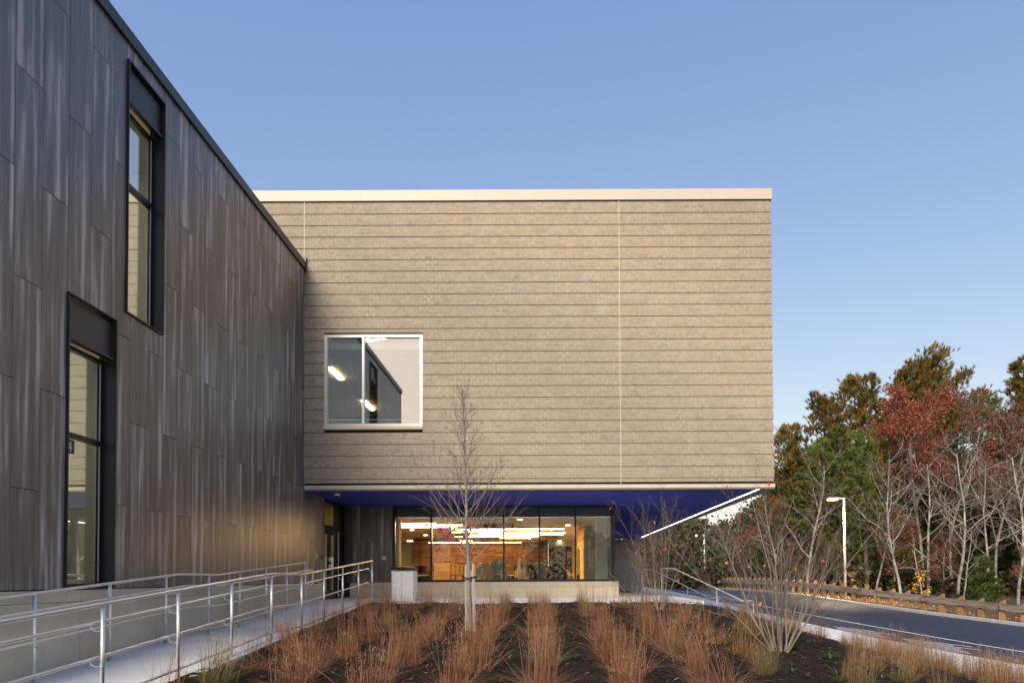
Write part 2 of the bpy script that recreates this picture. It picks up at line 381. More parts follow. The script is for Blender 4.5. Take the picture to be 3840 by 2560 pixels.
# make sure the offset goes away from the road
if np.dot(rows[20][3] - K[20], G[20] - K[20]) < 0:
    rows = [[2*K[k] - p for p in r] for k, r in enumerate(rows)]
for k, r in enumerate(rows):
    zz = zroad(*K[k]) + .13
    for q, p in enumerate(r):
        wb.v.append((p[0], p[1], zz - .02 + (0, 0, -.06, -.2, -.35, -.35, -.3, 0)[q] + .05*hz(p[0], p[1])*(q > 1)))
nq = 8
for k in range(len(rows)-1):
    for q in range(nq-1): wb.f.append((k*nq+q, k*nq+q+1, (k+1)*nq+q+1, (k+1)*nq+q))
vo = wb.build('verge', M['litter'], smooth=True, origin=(0,0,0)); vo['kind'] = 'structure'
# road between the sidewalk edge and the kerb
def loft(name, A, B, zf, m, n=90, across=6):
    A = resample(A, n=n) if len(A) != n else A; B = resample(B, n=n)
    b = MB()
    for k in range(n):
        for q in range(across+1):
            p = A[k]*(1-q/across) + B[k]*q/across; b.v.append((p[0], p[1], zf(p[0], p[1])))
    for k in range(n-1):
        for q in range(across):
            i = k*(across+1)+q; b.f.append((i, i+1, i+across+2, i+across+1))
    o = b.build(name, m, smooth=True, origin=(0,0,0)); o['kind'] = 'structure'; return o
loft('road', O_L, [tuple(p) for p in K[::4]] + [tuple(K[-1])], zroad, M['asphalt'], n=110, across=14)
# kerb as a real step
kb = MB(); KI = offset(K, 0); KO = offset(K, -.16)
if np.linalg.norm(KO[20]-G[20]) > np.linalg.norm(KI[20]-G[20]): KO = offset(K, .16)
for k in range(len(K)):
    z = zroad(*K[k]); a = KI[k]; c = KO[k]
    kb.v += [(a[0],a[1],z-.2),(a[0],a[1],z+.11),(a[0]*.8+c[0]*.2,a[1]*.8+c[1]*.2,z+.14),(c[0],c[1],z+.14),(c[0],c[1],z-.2)]
for k in range(len(K)-1):
    for q in range(4): kb.f.append((k*5+q, k*5+q+1, (k+1)*5+q+1, (k+1)*5+q))
o = kb.build('kerb', M['kerb'], origin=(0,0,0)); o['kind'] = 'structure'
# lane line
WL = resample(W_L, step=.8); a = offset(WL, .075); c = offset(WL, -.075); b = MB()
for k in range(len(WL)): b.v += [(a[k][0],a[k][1],zroad(*a[k])+.022),(c[k][0],c[k][1],zroad(*c[k])+.022)]
for k in range(len(WL)-1): b.f.append((2*k,2*k+1,2*k+3,2*k+2))
o = b.build('lane_line', M['paint'], origin=(0,0,0)); o['kind'] = 'structure'
# hatched crossing bars
b = MB()
for cx_, cy_, n_ in ((11.1, 24.3, 7), (12.3, 21.6, 8), (9.0, 33.0, 6)):
    d = np.array([.74, -.67]); q = np.array([.55, .83])
    for i in range(n_):
        cc = np.array([cx_, cy_]) + q*(i-n_/2)*.27 + d*((i % 3)-1)*.22
        L_ = 1.0 if i % 2 else .72
        ps = [cc-d*L_-q*.05, cc+d*L_-q*.05, cc+d*L_+q*.05, cc-d*L_+q*.05]
        b.quad(*[(p[0], p[1], zroad(*p)+.022) for p in ps])
o = b.build('road_hatching', M['paint'], origin=(0,0,0)); o['kind'] = 'structure'
# sidewalk: base and slabs
sw = loft('sidewalk', I_L, O_L[:9], lambda x, y: zroad(x, y)+.06, M['kerb'], n=80, across=3)
# straight-sided slabs along it
SI = resample(I_L, n=44); SO = resample(O_L[:9], n=44)
for k in range(43):
    b = MB(); g = .012
    def sl_(p, dz): return (p[0], p[1], zroad(p[0], p[1]) + dz)
    A0 = SI[k]*(1-g)+SI[k+1]*g; A1 = SI[k]*g+SI[k+1]*(1-g); B0 = SO[k]*(1-g)+SO[k+1]*g; B1 = SO[k]*g+SO[k+1]*(1-g)
    vs = [sl_(p, .02) for p in (A0, B0, B1, A1)] + [sl_(p, .14) for p in (A0, B0, B1, A1)]
    b.add(vs, [(4,5,6,7),(0,1,5,4),(1,2,6,5),(2,3,7,6),(3,0,4,7)])
    b.build('paving_slab', M['walk'], sw)
# entrance paving
ep = MB().box(-6.9, 2.4, 18.05, D2+.1, -.3, -.012).box(2.41, 4.2, 17.9, 27, -.3, -.012).box(-4.35, 2.4, 17.55, 18.04, -.3, -.012)
o = ep.build('entrance_paving', M['kerb'], origin=(0,0,0)); o['kind'] = 'structure'; ep = o
xs = [-6.3, -4.3, -2.6, -.9, .8, 2.45, 4.1]
for i in range(6):
    for (y0, y1) in ((17.5, 19.6), (19.62, 21.8)):
        if i == 0: y0 = max(y0, 18.06)
        MB().box(xs[i]+.004, xs[i+1]-.004, y0+.004, y1-.004, -.1, 0).build('paving_slab', M['walk'], ep)
MB().box(2.46, 4.1, 21.81, 26.9, -.1, -.002).build('paving_slab', M['walk'], ep)
# ramp slabs
rp = MB()
ys_ = [3.0, 4.5, 6.0, 7.5, 9.0, 10.15, 11.3, 12.9, 14.6, 16.3, 18.05]
prof = [(y, zramp(y)-.03) for y in ys_]
rp.prism(prof + [(y, z-.35) for y, z in reversed(prof)], 'x', -6.3, -4.36)
o = rp.build('ramp', M['kerb'], origin=(0,0,0)); o['kind'] = 'structure'; ramp = o
for y0, y1 in zip(ys_[:-1], ys_[1:]):
    z0, z1 = zramp(y0+.004), zramp(y1-.004)
    MB().prism([(y0+.004, z0-.28), (y1-.004, z1-.28), (y1-.004, z1), (y0+.004, z0)], 'x', -6.26, -4.33).build('ramp_slab', M['walk'], ramp)
# stairs down to the sidewalk
st = None; b = MB(); nst = 7; x0 = 4.12; zt = 0; zb = zroad(7.2, 24.2)+.14
tot = -zb; rise = tot/nst; run = .36
sb = MB().box(x0-.02, x0+run*nst, 22.5, 26.0, zb-.3, zb-.05); o = sb.build('stairs', M['concrete'], origin=(0,0,0)); o['kind']='structure'; stairs = o
for i in range(nst):
    MB().box(x0+run*i, x0+run*(i+1)-.004, 22.5, 26.0, zb-.2 if i < nst-1 else zb-.049, -rise*(i+1)+ (0 if i < nst-1 else .012)).build('step', M['concrete'], stairs)
MB().box(x0-.1, x0+run*nst+.3, 22.28, 22.49, zb-.4, zb+.02).build('cheek_wall', M['concrete'], stairs)

# ================================================================ left wing (dark panels)
LW = empty('dark_clad_wing', (-12, 11.6, 0), 'tall wing clad in charcoal wood-grain panels with two tall slot windows, left of the ramp', 'building')
PWD, PLN, GAP = .4575, 2.53, .007
BZ = z_rel(-.125); TZ = z_rel(8.30)
w1 = (10.15, 11.15, z_rel(4.0), z_rel(7.86)); w2 = (8.915, 9.93, BZ, z_rel(3.79))
doory = (19.55, 21.30)
cols = []; y = 8.0 - PWD*6
idx = -6
pmesh = {}
def pan(w_, h_):
    k = (round(w_, 3), round(h_, 3))
    if k not in pmesh:
        pmesh[k] = boxmesh('cladding_panel', .03, w_-GAP, h_-GAP, M['clad'], .0015)
    return pmesh[k]
def put_panel(y0, y1, z0, z1, rot=None, yy=None):
    if y1-y0 < .05 or z1-z0 < .05: return
    if rot is None: piece('cladding_panel', pan(y1-y0, z1-z0), LW, (XW-.015, (y0+y1)/2, (z0+z1)/2), rz=0)
    else: piece('cladding_panel', pan(y1-y0, z1-z0), rot, ((y0+y1)/2, yy, (z0+z1)/2), rz=R(90))
k = -5
while True:
    y0 = 8.0 + PWD*k; y1 = y0 + PWD
    if y0 > doory[0]-.05: break
    ztop = z_rel(8.12) if y0 < D1 else ZS
    if y1 > D1 > y0: ztop = z_rel(8.12)
    typA = (k % 2 == 1)
    s0 = BZ - (PLN - (1.22 if not typA else 2.505))
    zs_ = []; z = s0
    cuts = [BZ]
    z = s0 + PLN
    while z < ztop-.05:
        cuts.append(z); z += PLN
    cuts.append(ztop)
    for z0, z1 in zip(cuts[:-1], cuts[1:]):
        # clip by windows
        segs = [(y0, min(y1, doory[0]), z0, z1)]
        for (a0, a1, b0, b1) in (w1, w2):
            ns = []
            for (p0, p1, q0, q1) in segs:
                if p1 <= a0 or p0 >= a1 or q1 <= b0 or q0 >= b1: ns.append((p0,p1,q0,q1)); continue
                if p0 < a0: ns.append((p0, a0, q0, q1))
                if p1 > a1: ns.append((a1, p1, q0, q1))
                m0, m1 = max(p0,a0), min(p1,a1)
                if q0 < b0: ns.append((m0, m1, q0, b0))
                if q1 > b1: ns.append((m0, m1, b1, q1))
            segs = ns
        for sg in segs: put_panel(*sg)
    k += 1
Y_END = 8.0 - PWD*5
# backing wall behind the panels (with window and door holes), end wall, roof
bk = MB(); XB = XW-.034
def wallcells(b, yc, zc, holes, xa, xb):
    for i in range(len(yc)-1):
        for j in range(len(zc)-1):
            cy, cz = (yc[i]+yc[i+1])/2, (zc[j]+zc[j+1])/2
            if any(h[0] < cy < h[1] and h[2] < cz < h[3] for h in holes): continue
            b.box(xa, xb, yc[i], yc[i+1], zc[j], zc[j+1])
dh = (doory[0], doory[1], -.01, ZS)
wallcells(bk, [Y_END, w2[0], w2[1], w1[0], w1[1], doory[0], doory[1], D2+.3], [-1.6, -.01, BZ, w2[3], w1[2], w1[3], TZ-.15], [w1, w2, dh, (doory[0]-9, 99, ZS+.4, 99)], XB-.12, XB)
bk.build('backing_wall', M['black'], LW)
MB().box(-14, XB-.13, Y_END, Y_END+.2, -1.5, TZ-.15).build('end_wall', M['brick_mid'], LW)
MB().box(-14, XB-.01, Y_END, D1-.02, TZ-.16, TZ-.1).build('roof', M['dark_metal'], LW)
# coping in lengths
yy = Y_END
cop_j = [Y_END, 6.6, 9.96, 13.5, 16.5, D1-.02]
for a0, a1 in zip(cop_j[:-1], cop_j[1:]):
    MB().prism([(XW-.3, TZ-.1), (XW+.045, TZ-.19), (XW+.05, TZ-.19), (XW+.05, TZ), (XW-.3, TZ-.02)], 'y', a0+.002, a1-.002).build('coping', M['dark_metal'], LW)
MB().box(XW-.06, XW+.06, D1-.075, D1-.025, TZ-.24, TZ+.14).build('coping_end_cap', M['dark_metal'], LW)
MB().box(XW-.30, XW-.06, D1-.06, D1-.03, TZ-.02, TZ+.10).build('roof_flashing', M['white_metal'], LW)
# plinth blocks under the panels
jy = [Y_END, 5.55, 7.38, 9.21, 11.04, 12.87, 14.7, 16.53, 18.36, doory[0]-.02]
for a0, a1 in zip(jy[:-1], jy[1:]):
    MB().box(XW-.14, XW+.02, a0+.003, a1-.003, z_rel(-.29)+.003, BZ-.012).build('base_stone', M['base_conc'], LW)
    MB().box(XW-.14, XW+.018, a0+.003, a1-.003, zramp(a0)-.15, z_rel(-.29)-.003).build('base_stone', M['base_conc'], LW)
# slot windows
def slot_window(w, transom, name='slot_window', four=False):
    y0, y1, z0, z1 = w; dpt = .22; b = MB(); T = .018
    b.box(XW-dpt, XW+.035, y0, y0+T, z0, z1).box(XW-dpt, XW+.035, y1-T, y1, z0, z1)
    b.box(XW-dpt, XW+.035, y0+T, y1-T, z1-T, z1).box(XW-dpt, XW+.035, y0+T, y1-T, z0, z0+T)
    win = b.build(name, M['dark_metal'], LW)
    zsp = z1-.565
    MB().box(XW-.07, XW-.045, y0+T, y1-T-.02, zsp, z1-T-.03).build('spandrel_panel', M['dark_panel'], win)
    MB().box(XW-.09, XW+.0, y0+T, y1-T, zsp-.035, zsp-.004).build('drip_sill', M['dark_metal'], win)
    fx0, fx1 = XW-.215, XW-.15; fb = MB(); fw = .05
    zt = zsp-.05
    fb.box(XW-.215, XW-.13, y0+T, y0+T+fw, z0+T, zt).box(fx0, fx1, y1-T-fw, y1-T, z0+T, zt)
    fb.box(fx0, fx1, y0+T+fw, y1-T-fw, zt-fw, zt).box(fx0, fx1, y0+T+fw, y1-T-fw, z0+T, z0+T+fw)
    fb.box(fx0, fx1+.01, y0+T+fw, y1-T-fw, transom-.035, transom+.035).build('frame', M['frame_dark'], win)
    MB().box(XW-.16, XW-.155, y1-T-fw-.030, y1-T-fw-.012, z0+.1, zt-.06).build('glazing_bead', M['frame_silver'], win)
    for q0, q1 in ((z0+T+fw, transom-.035), (transom+.035, zt-fw)):
        MB().box(XW-.19, XW-.182, y0+T+fw-.01, y1-T-fw+.01, q0-.01, q1+.01).build('pane', M['glass_left'], win)
    return win
sw1 = slot_window(w1, z_rel(6.10)); sw2 = slot_window(w2, z_rel(1.96))
def text(body, size, loc, rot, m, parent, depth=.002, name='lettering'):
    c = bpy.data.curves.new(name, 'FONT'); c.body = body; c.size = size; c.extrude = depth; c.align_x = 'CENTER'; c.align_y = 'CENTER'
    o = bpy.data.objects.new(name, c); COL.objects.link(o)
    dg = bpy.context.evaluated_depsgraph_get(); me = bpy.data.meshes.new_from_object(o.evaluated_get(dg))
    bpy.data.objects.remove(o); me.materials.clear(); me.materials.append(m)
    o = bpy.data.objects.new(name, me); COL.objects.link(o); o.parent = parent
    o.location = Vector(loc) - wloc(parent); o.rotation_euler = rot; WORLD[o.name] = Vector(loc); return o
nsg = MB().box(XW-.181, XW-.176, 9.0, 9.345, z_rel(1.715), z_rel(1.905)).build('number_sign', M['dark_panel'])
tag(nsg, 'small grey square sign reading 4 on the lower slot window glass', 'sign')
text('4', .20, (XW-.174, 9.245, z_rel(1.80)), (R(90), 0, R(90)), M['paper'], nsg)
# rooms behind the slot windows
rb = MB()
rx0, rx1 = -11.5, XW-.24
rb.box(rx0-.1, rx0, 8.0, 13.5, -.8, 8.6).box(rx0, rx1, 7.9, 8.0, -.8, 8.6).box(rx0, rx1, 13.5, 13.6, -.8, 8.6)
rb.build('inner_wall', M['white_wall'], LW)
MB().box(rx0, rx1, 8, 13.5, z_rel(3.83), z_rel(3.95)).box(rx0, rx1, 8, 13.5, z_rel(7.5), z_rel(7.6)).build('inner_ceiling', M['tile'], LW)
MB().box(rx0, rx1, 8, 13.5, BZ-.1, BZ-.02).build('inner_floor', M['carpet'], LW)
for z in (z_rel(3.75), z_rel(7.42)):
    for yy in (8.6, 10.3, 11.8): MB().box(-10.6, -8.4, yy, yy+.5, z, z+.04).build('ceiling_light', M['wing_strip'], LW)
MB().box(rx0, rx1, 10.95, 11.05, BZ, z_rel(3.8)).box(rx0, rx1, 12.5, 12.6, z_rel(3.96), z_rel(7.49)).build('partition_wall', M['white_wall'], LW)
# entrance doors in the left wall under the soffit
dy0, dy1 = doory; dx = XW-.05
b = MB()
zh = z_rel(1.43)
b.box(dx-.12, dx+.02, dy0, dy0+.06, 0, ZS-.02).box(dx-.12, dx+.02, dy1-.09, dy1, 0, ZS-.02).box(dx-.12, dx+.02, dy0+.06, dy1-.09, ZS-.11, ZS-.02).box(dx-.12, dx+.02, dy0+.06, dy1-.09, zh, zh+.12)
b.box(dx-.12, dx+.02, dy1-.42, dy1-.36, 0, zh).box(dx-.12, dx+.02, dy1-.42, dy1-.36, zh+.12, ZS-.11)
ent = b.build('entrance_door', M['frame_dark'], LW)
ent['label'] = 'dark framed glazed double door under the blue soffit'
lw = (dy1-.42-dy0-.06)/2
for i in range(2):
    a0 = dy0+.06+lw*i+.004; a1 = a0+lw-.008; b = MB(); st_ = .11
    b.box(dx-.07, dx-.02, a0, a0+st_, .01, zh-.005).box(dx-.07, dx-.02, a1-st_, a1, .01, zh-.005)
    b.box(dx-.07, dx-.02, a0+st_, a1-st_, .01, .26).box(dx-.07, dx-.02, a0+st_, a1-st_, zh-.13, zh-.005)
    b.build('door_leaf', M['frame_dark'], ent)
    hy = a1-.055 if i == 0 else a0+.055
    MB().box(dx-.02, dx+.045, hy-.05, hy+.05, .93, 1.02).box(dx-.02, dx+.05, hy-.045, hy+.045, 1.10, 1.22).tube([(dx+.05, hy, .92), (dx+.05, hy, 1.24)], .014, 8).build('door_handle', M['steel'], ent)
    MB().box(dx-.05, dx-.044, a0+st_-.01, a1-st_+.01, .25, zh-.12).build('pane', M['glass_lib'], ent)
MB().box(dx-.05, dx-.044, dy0+.05, dy1-.41, zh+.11, ZS-.10).build('pane', M['glass_lib'], ent)
MB().box(dx-.05, dx-.044, dy1-.37, dy1-.08, .02, ZS-.10).build('pane', M['glass_lib'], ent)
MB().box(dx+.02, dx+.04, dy1-.40, dy1-.375, .02, zh).build('edge_strip', M['steel'], ent)
MB().box(-9.2, dx-.2, 18.6, 18.7, 0, ZS).box(-9.2, dx-.2, 21.5, 21.6, 0, ZS).box(-9.3, -9.2, 18.6, 21.6, 0, ZS).build('lobby_wall', M['yellow_paper'], LW)
MB().box(-9.2, dx-.2, 18.7, 21.5, ZS-.06, ZS).build('lobby_ceiling', M['tile'], LW)
MB().box(-8.2, -7.8, 19.5, 20.7, ZS-.1, ZS-.061).build('ceiling_light', emat('lobby_glow', (1,.86,.35), 3), LW)
MB().box(-9.2, dx-.13, 18.7, 21.5, -.1, .005).build('lobby_floor', M['carpet'], LW)
# wall plates
def plate(y, z, wd, hgt, m, label, cat='wall plate', holes=0):
    o = MB().box(XW, XW+.022, y-wd/2, y+wd/2, z-hgt/2, z+hgt/2).build(cat.replace(' ', '_'), m); tag(o, label, cat)
    for i in range(holes):
        MB().box(XW+.0222, XW+.026, y-wd*.22, y+wd*.22, z-.09+i*.18-.03, z-.09+i*.18+.03).build('button', M['black'], o)
    return o
plate(18.82, z_rel(.63), .17, .27, M['plate'], 'beige intercom plate with two black buttons on the dark wall', 'intercom', 2)
plate(19.28, z_rel(.60), .075, .115, M['black'], 'small dark card reader beside the glazed door', 'card reader')

# ================================================================ brick library wing
BW = empty('brick_wing', (0, 28, 0), 'taupe banded brick box cantilevered over a blue soffit and a lit corner window', 'building')
brng = random.Random(11)
CO = .1016; BL = .2032
TOPB = z_rel(9.925); wx0, wx1, wz0, wz1 = -5.725, -3.145, z_rel(3.90), z_rel(6.415)
BOT = z_rel(2.437)
line0 = z_rel(9.597)
bases = [(.352,.304,.244), (.360,.311,.250), (.345,.299,.243), (.356,.306,.244), (.342,.294,.241), (.368,.320,.257), (.350,.306,.250)]
XL = -8.6
bricks = []
def course(z0, z1, proud, n):
    yf = D1 if proud else D1+.017
    x = XR - (0 if proud else .017)
    first = True
    off = (0.5*BL if n % 2 else BL)
    while x > XL:
        L_ = off if first else BL; first = False
        xa = max(XL, x-L_+.0)
        segs = [(xa, x)]
        if z1 > wz0 and z0 < wz1:
            ns = []
            for p, q in segs:
                if q <= wx0 or p >= wx1: ns.append((p, q))
                else:
                    if p < wx0-.03: ns.append((p, wx0))
                    if q > wx1+.03: ns.append((wx1, q))
            segs = ns
        for p, q in segs: 
            if q-p > .04 and not (q > 2.028 and p < 2.036 and False): bricks.append((p+.0045, q-.0045, yf, z0, z1))
        x = xa
    return yf
# courses: from the top down
zc = TOPB; n = 0; mort = MB()
heights = []
# first band has 3 courses, slightly taller
hh = (TOPB - line0)/3
seq = [(hh, 2), (hh, 1), (hh, 0)]
z = TOPB
allc = []
for i, (h_, q) in enumerate(seq): allc.append((z-h_, z, i > 0)); z -= h_
while z - CO > BOT - .001:
    for q in range(3):
        if z - CO < BOT - .001: break
        allc.append((z-CO, z, q > 0)); z -= CO
for n, (z0, z1, proud) in enumerate(allc):
    last = (n % 3 == 2)
    zz0 = z0 + (.0035 if not last else .0065); zz1 = z1 - .0035
    yf = course(zz0, zz1, proud, n)
    xr = XR-.006 - (0 if proud else .017)
    rng_ = [(XL, xr)]
    if z1 > wz0 and z0 < wz1: rng_ = [(XL, wx0-.003), (wx1+.003, xr)]
    for p, q in rng_: mort.box(p, q, yf+.0022, D1+.12, z0+(.007 if last else 0.0), z1)
mort.build('mortar', M['mortar'], BW)
MB().box(XL, wx0, D1+.121, D1+.3, BOT, TOPB).box(wx1, XR-.05, D1+.121, D1+.3, BOT, TOPB).box(wx0, wx1, D1+.121, D1+.3, BOT, wz0-.01).box(wx0, wx1, D1+.121, D1+.3, wz1+.01, TOPB).build('inner_leaf', M['dark_wall'], BW)
bricks.sort(key=lambda t: ((t[0]+t[1])/2)**2 + t[2]**2 + ((t[3]+t[4])/2-EZ)**2)
bm_cache = {}
def tintfor(p, z):
    b = bases[brng.randrange(len(bases))]; k = 1 + .07*math.sin(p*.5+z*.8)
    if brng.random() < .03: k *= .90
    return tuple(c*k for c in b)
cnt = 0; rest = MB()
for (p, q, yf, z0, z1) in bricks:
    if cnt < 300 and z1-z0 < .098:
        key = (round(q-p, 3), round(z1-z0, 3), brng.randrange(7))
        if key not in bm_cache:
            bb = MB().box(-(q-p)/2, (q-p)/2, 0, .09, -(z1-z0)/2, (z1-z0)/2, bases[key[2]])
            me = bpy.data.meshes.new('brick'); me.from_pydata(bb.v, [], bb.f); me.materials.append(M['brick']); set_col(me, bb.c); bm_cache[key] = me
        piece('brick', bm_cache[key], BW, ((p+q)/2, yf, (z0+z1)/2)); cnt += 1
    else:
        rest.box(p, q, yf, yf+.09, z0, z1, tintfor((p+q)/2, z0))
o = rest.build('bricks', M['brick'], BW); o['kind'] = 'stuff'
# control joints
for xj, z0, z1 in ((2.035, BOT, TOPB), (-6.262, z_rel(8.45), TOPB)):
    MB().box(xj-.009, xj+.009, D1-.003, D1+.1, z0, z1).build('control_joint', M['cast_stone'], BW)
# side walls, back, roof
MB().box(XR-.3, XR-.02, D1+.31, 41.7, BOT, TOPB).box(XL, XR-.31, 41.4, 41.7, BOT, TOPB).build('side_wall', M['brick_mid'], BW)
MB().box(XL, XR-.31, D1+.31, 41.39, TOPB-.1, TOPB).build('roof', M['dark_metal'], BW)
# cream coping panels
cj = [XL, -4.78, -1.70, 1.38, 4.46, XR+.02]
for a0, a1 in zip(cj[:-1], cj[1:]):
    MB().box(a0+.0015, a1-.0015, D1-.03, D1+.32, TOPB+.008, z_rel(10.215)).build('coping_panel', M['cap'], BW)
MB().box(XR-.3, XR+.02, D1+.33, 41.7, TOPB+.008, z_rel(10.215)).build('coping_panel', M['cap'], BW)
MB().box(XL, XR+.0, D1-.012, D1+.1, TOPB-.001, TOPB+.007).build('drip_edge', M['dark_metal'], BW)
# lintel stones
lj = [-6.24, -4.40, -2.54, -.68, 1.18, 3.04, 4.90, XR+.01]
for a0, a1 in zip(lj[:-1], lj[1:]):
    MB().box(a0+.002, a1-.002, D1-.012, D1+.16, ZS+.03, BOT-.022).build('lintel_stone', M['cast_stone'], BW)
MB().box(-6.24, XR+.01, D1-.02, D1+.1, BOT-.021, BOT-.011).build('flashing', M['galv'], BW)
MB().box(XR-.15, XR+.01, D1+.165, 41.7, ZS+.03, BOT-.022).build('lintel_stone', M['cast_stone'], BW)
# soffit edge, light channel, blue panels
lx, ly = 5.685, D1+.14
b = MB().box(-6.24, XR, D1-.004, ly-.02, ZS-.01, ZS+.028).box(lx+.02, XR, ly-.02, 41.7, ZS-.01, ZS+.028)
b.build('soffit_edge', M['soffit_edge'], BW)
MB().box(-5.55, lx+.011, ly-.010, ly+.010, ZS-.006, ZS+.02).build('light_strip', M['led'], BW)
MB().box(lx-.011, lx+.011, ly+.018, 39.6, ZS-.006, ZS+.02).build('light_strip', M['led'], BW)
for a0, a1, c0, c1 in ((-6.24, 2.276, ly+.02, D2+.4), (2.284, lx-.02, ly+.02, 24.9), (2.284, lx-.02, 24.908, 33), (2.284, lx-.02, 33.008, 41.4)):
    MB().box(a0, a1, c0, c1, ZS, ZS+.02).build('soffit_panel', M['soffit'], BW)
MB().box(XL, XR-.31, D1+.31, 41.39, ZS+.05, ZS+.3).build('floor_slab', M['dark_wall'], BW)
# rear brick wall in bands
z = -.6; i = 0
zbk = zroad(5, 41)-.1
z = ZS
while z > zbk:
    MB().box(2.4, 5.93, 41.68 - (0 if i % 2 else 0), 41.95, max(z-.3048+.008, zbk), z-.002).build('brick_band', M['brick_mid'], BW); z -= .3048; i += 1
MB().box(2.42, 5.92, 41.70, 41.94, zbk, ZS-.003).build('mortar', M['mortar'], BW)
# upper window
UW = MB(); fx = .075
for (a0,a1,c0,c1) in ((wx0, wx0+fx, wz0+.07, wz1-.02), (wx1-fx, wx1, wz0+.07, wz1-.02), (wx0+fx, wx1-fx, wz1-.02-fx, wz1-.02), (wx0+fx, wx1-fx, wz0+.07, wz0+.07+fx), (-4.735, -4.675, wz0+.07+fx, wz1-.02-fx)):
    UW.box(a0, a1, D1-.002, D1+.11, c0, c1)
uw = UW.build('window', M['frame_silver'], BW)
MB().box(wx0, wx1, D1-.02, D1+.1, wz1-.018, wz1+.002).build('head_flashing', M['dark_metal'], uw)
for a0, a1 in ((wx0-.01, -4.72), (-4.716, wx1+.0)):
    MB().box(a0, a1, D1-.04, D1+.1, wz0-.012, wz0+.066).build('sill', M['cast_stone'], uw)
for a0, a1 in ((wx0+fx-.01, -4.725), (-4.685, wx1-fx+.01)):
    MB().box(a0, a1, D1+.05, D1+.058, wz0+.07+fx-.01, wz1-.02-fx+.01).build('pane', M['glass_up'], uw)
MB().box(wx0+fx, wx1-fx, D1+.16, D1+.2, wz1-.36, wz1-.08).build('roller_blind', M['grey_green'], uw)
# classroom behind it
CR = (-10.2, -2.2, D1+.31, 27.2); cz0, cz1 = z_rel(3.2), z_rel(6.33)
MB().box(CR[1], CR[1]+.1, CR[2], CR[3], cz0, cz1).box(CR[0]-.1, CR[0], CR[2], CR[3], cz0, cz1).box(CR[0], CR[1], CR[3], CR[3]+.1, cz0, cz1).build('classroom_wall', M['white_wall'], BW)
MB().box(CR[0], CR[1], CR[2], CR[3], cz0-.1, cz0).build('classroom_floor', M['carpet'], BW)
tile = boxmesh('ceiling_tile', .595, .595, .012, M['tile'])
ct = MB().box(CR[0], CR[1], CR[2], CR[3], cz1+.012, cz1+.03).build('ceiling_grid', M['grid'], BW)
for i in range(10):
    for j in range(14): piece('ceiling_tile', tile, ct, (-7.95+i*.605, CR[2]+.35+j*.605, cz1+.004))
for (a0, c0, c1) in ((-6.38, 20.35, 21.55), (-6.38, 24.2, 25.5)):
    MB().box(a0-.07, a0+.07, c0, c1, cz1-.05, cz1-.004).build('ceiling_light', M['class_strip'], BW)
MB().tube([(-5.75, 22.6, cz1-.03), (-5.75, 22.6, cz1-.004)], .17, 16).build('speaker_grille', M['grid'], BW)
MB().box(-5.75, -5.45, 26.9, 27.18, cz0, cz1-.3).build('wall_cabinet', M['door_wood'], BW)
for i, (x, zq, s) in enumerate(((-4.9, 4.6, .22), (-4.5, 4.3, .16), (-4.2, 4.75, .16), (-3.9, 4.4, .2))):
    MB().box(x, x+s, 27.16, 27.19, z_rel(zq), z_rel(zq)+s*2.2).build('pinned_sheet', M['paper'] if i else M['yellow_paper'], BW)
# ---- lower floor: rear panel wall, library window, plinth
RW = BW
for i in range(4):
    x0_ = -6.26 + i*.4575; x1_ = min(x0_+.4575, -4.83)
    cut = (1.22+BZ) if i % 2 else None
    zz = [BZ] + ([z_rel(1.18)] if i in (1, 3) else []) + [ZS]
    for z0, z1 in zip(zz[:-1], zz[1:]): put_panel(x0_, x1_, z0, z1, rot=BW, yy=D2-.015)
MB().box(-6.4, -4.82, D2+.002, D2+.3, -.2, ZS).build('rear_wall', M['dark_wall'], BW)
MB().box(-6.24, -6.12, D2-.55, D2-.03, BZ, ZS).build('corner_panel', M['dark_metal'], BW)
pj = [-6.2, -5.1, -3.2, -1.37, .46, 2.40]
for a0, a1 in zip(pj[:-1], pj[1:]):
    yf = D2-.03 if a1 < -4 else D2-.10
    MB().box(a0+.002, a1-.002, yf, D2+.1, z_rel(-.285)+.003, BZ-.008).build('plinth_stone', M['cast_stone'], BW)
    MB().box(a0+.002, a1-.002, yf+.002, D2+.1, -.05, z_rel(-.285)-.003).build('plinth_stone', M['cast_stone'], BW)
LWN = MB(); fy0, fy1 = D2-.02, D2+.11
zb_, zt_ = BZ-.006, ZS-.002
mull = [-4.80, -3.602, -2.44, -1.271, -.122, 1.027]
LWN.box(-4.82, -4.755, fy0, fy1, zb_+.07, zt_).box(2.165, 2.30, fy0, fy1, zb_+.07, zt_)
LWN.box(-4.82, 2.30, fy0-.004, fy1, zb_, zb_+.07).box(-4.755, 2.165, fy0, fy1, zt_-.05, zt_)
LWN.box(2.22, 2.30, fy1, 27, zb_, zb_+.07).box(2.22, 2.30, fy1, 27, zt_-.05, zt_).box(2.22, 2.30, 24.2, 24.27, zb_+.07, zt_-.05).box(2.22, 2.30, 26.93, 27, zb_+.07, zt_-.05)
lwn = LWN.build('library_window', M['frame_dark'], BW)
mf = [-4.755] + mull[1:2] + mull[3:] + [2.165]
for m_ in mf[1:-1]: MB().box(m_-.028, m_+.028, fy0, fy1, zb_+.071, zt_-.051).build('mullion', M['frame_dark'], lwn)
for a0, a1 in zip(mf[:-1], mf[1:]):
    e0 = .028 if a0 != mf[0] else 0; e1 = .028 if a1 != mf[-1] else 0
    MB().box(a0+e0-.006, a1-e1+.006, D2+.04, D2+.048, zb_+.064, zt_-.044).build('pane', M['glass_lib'], lwn)
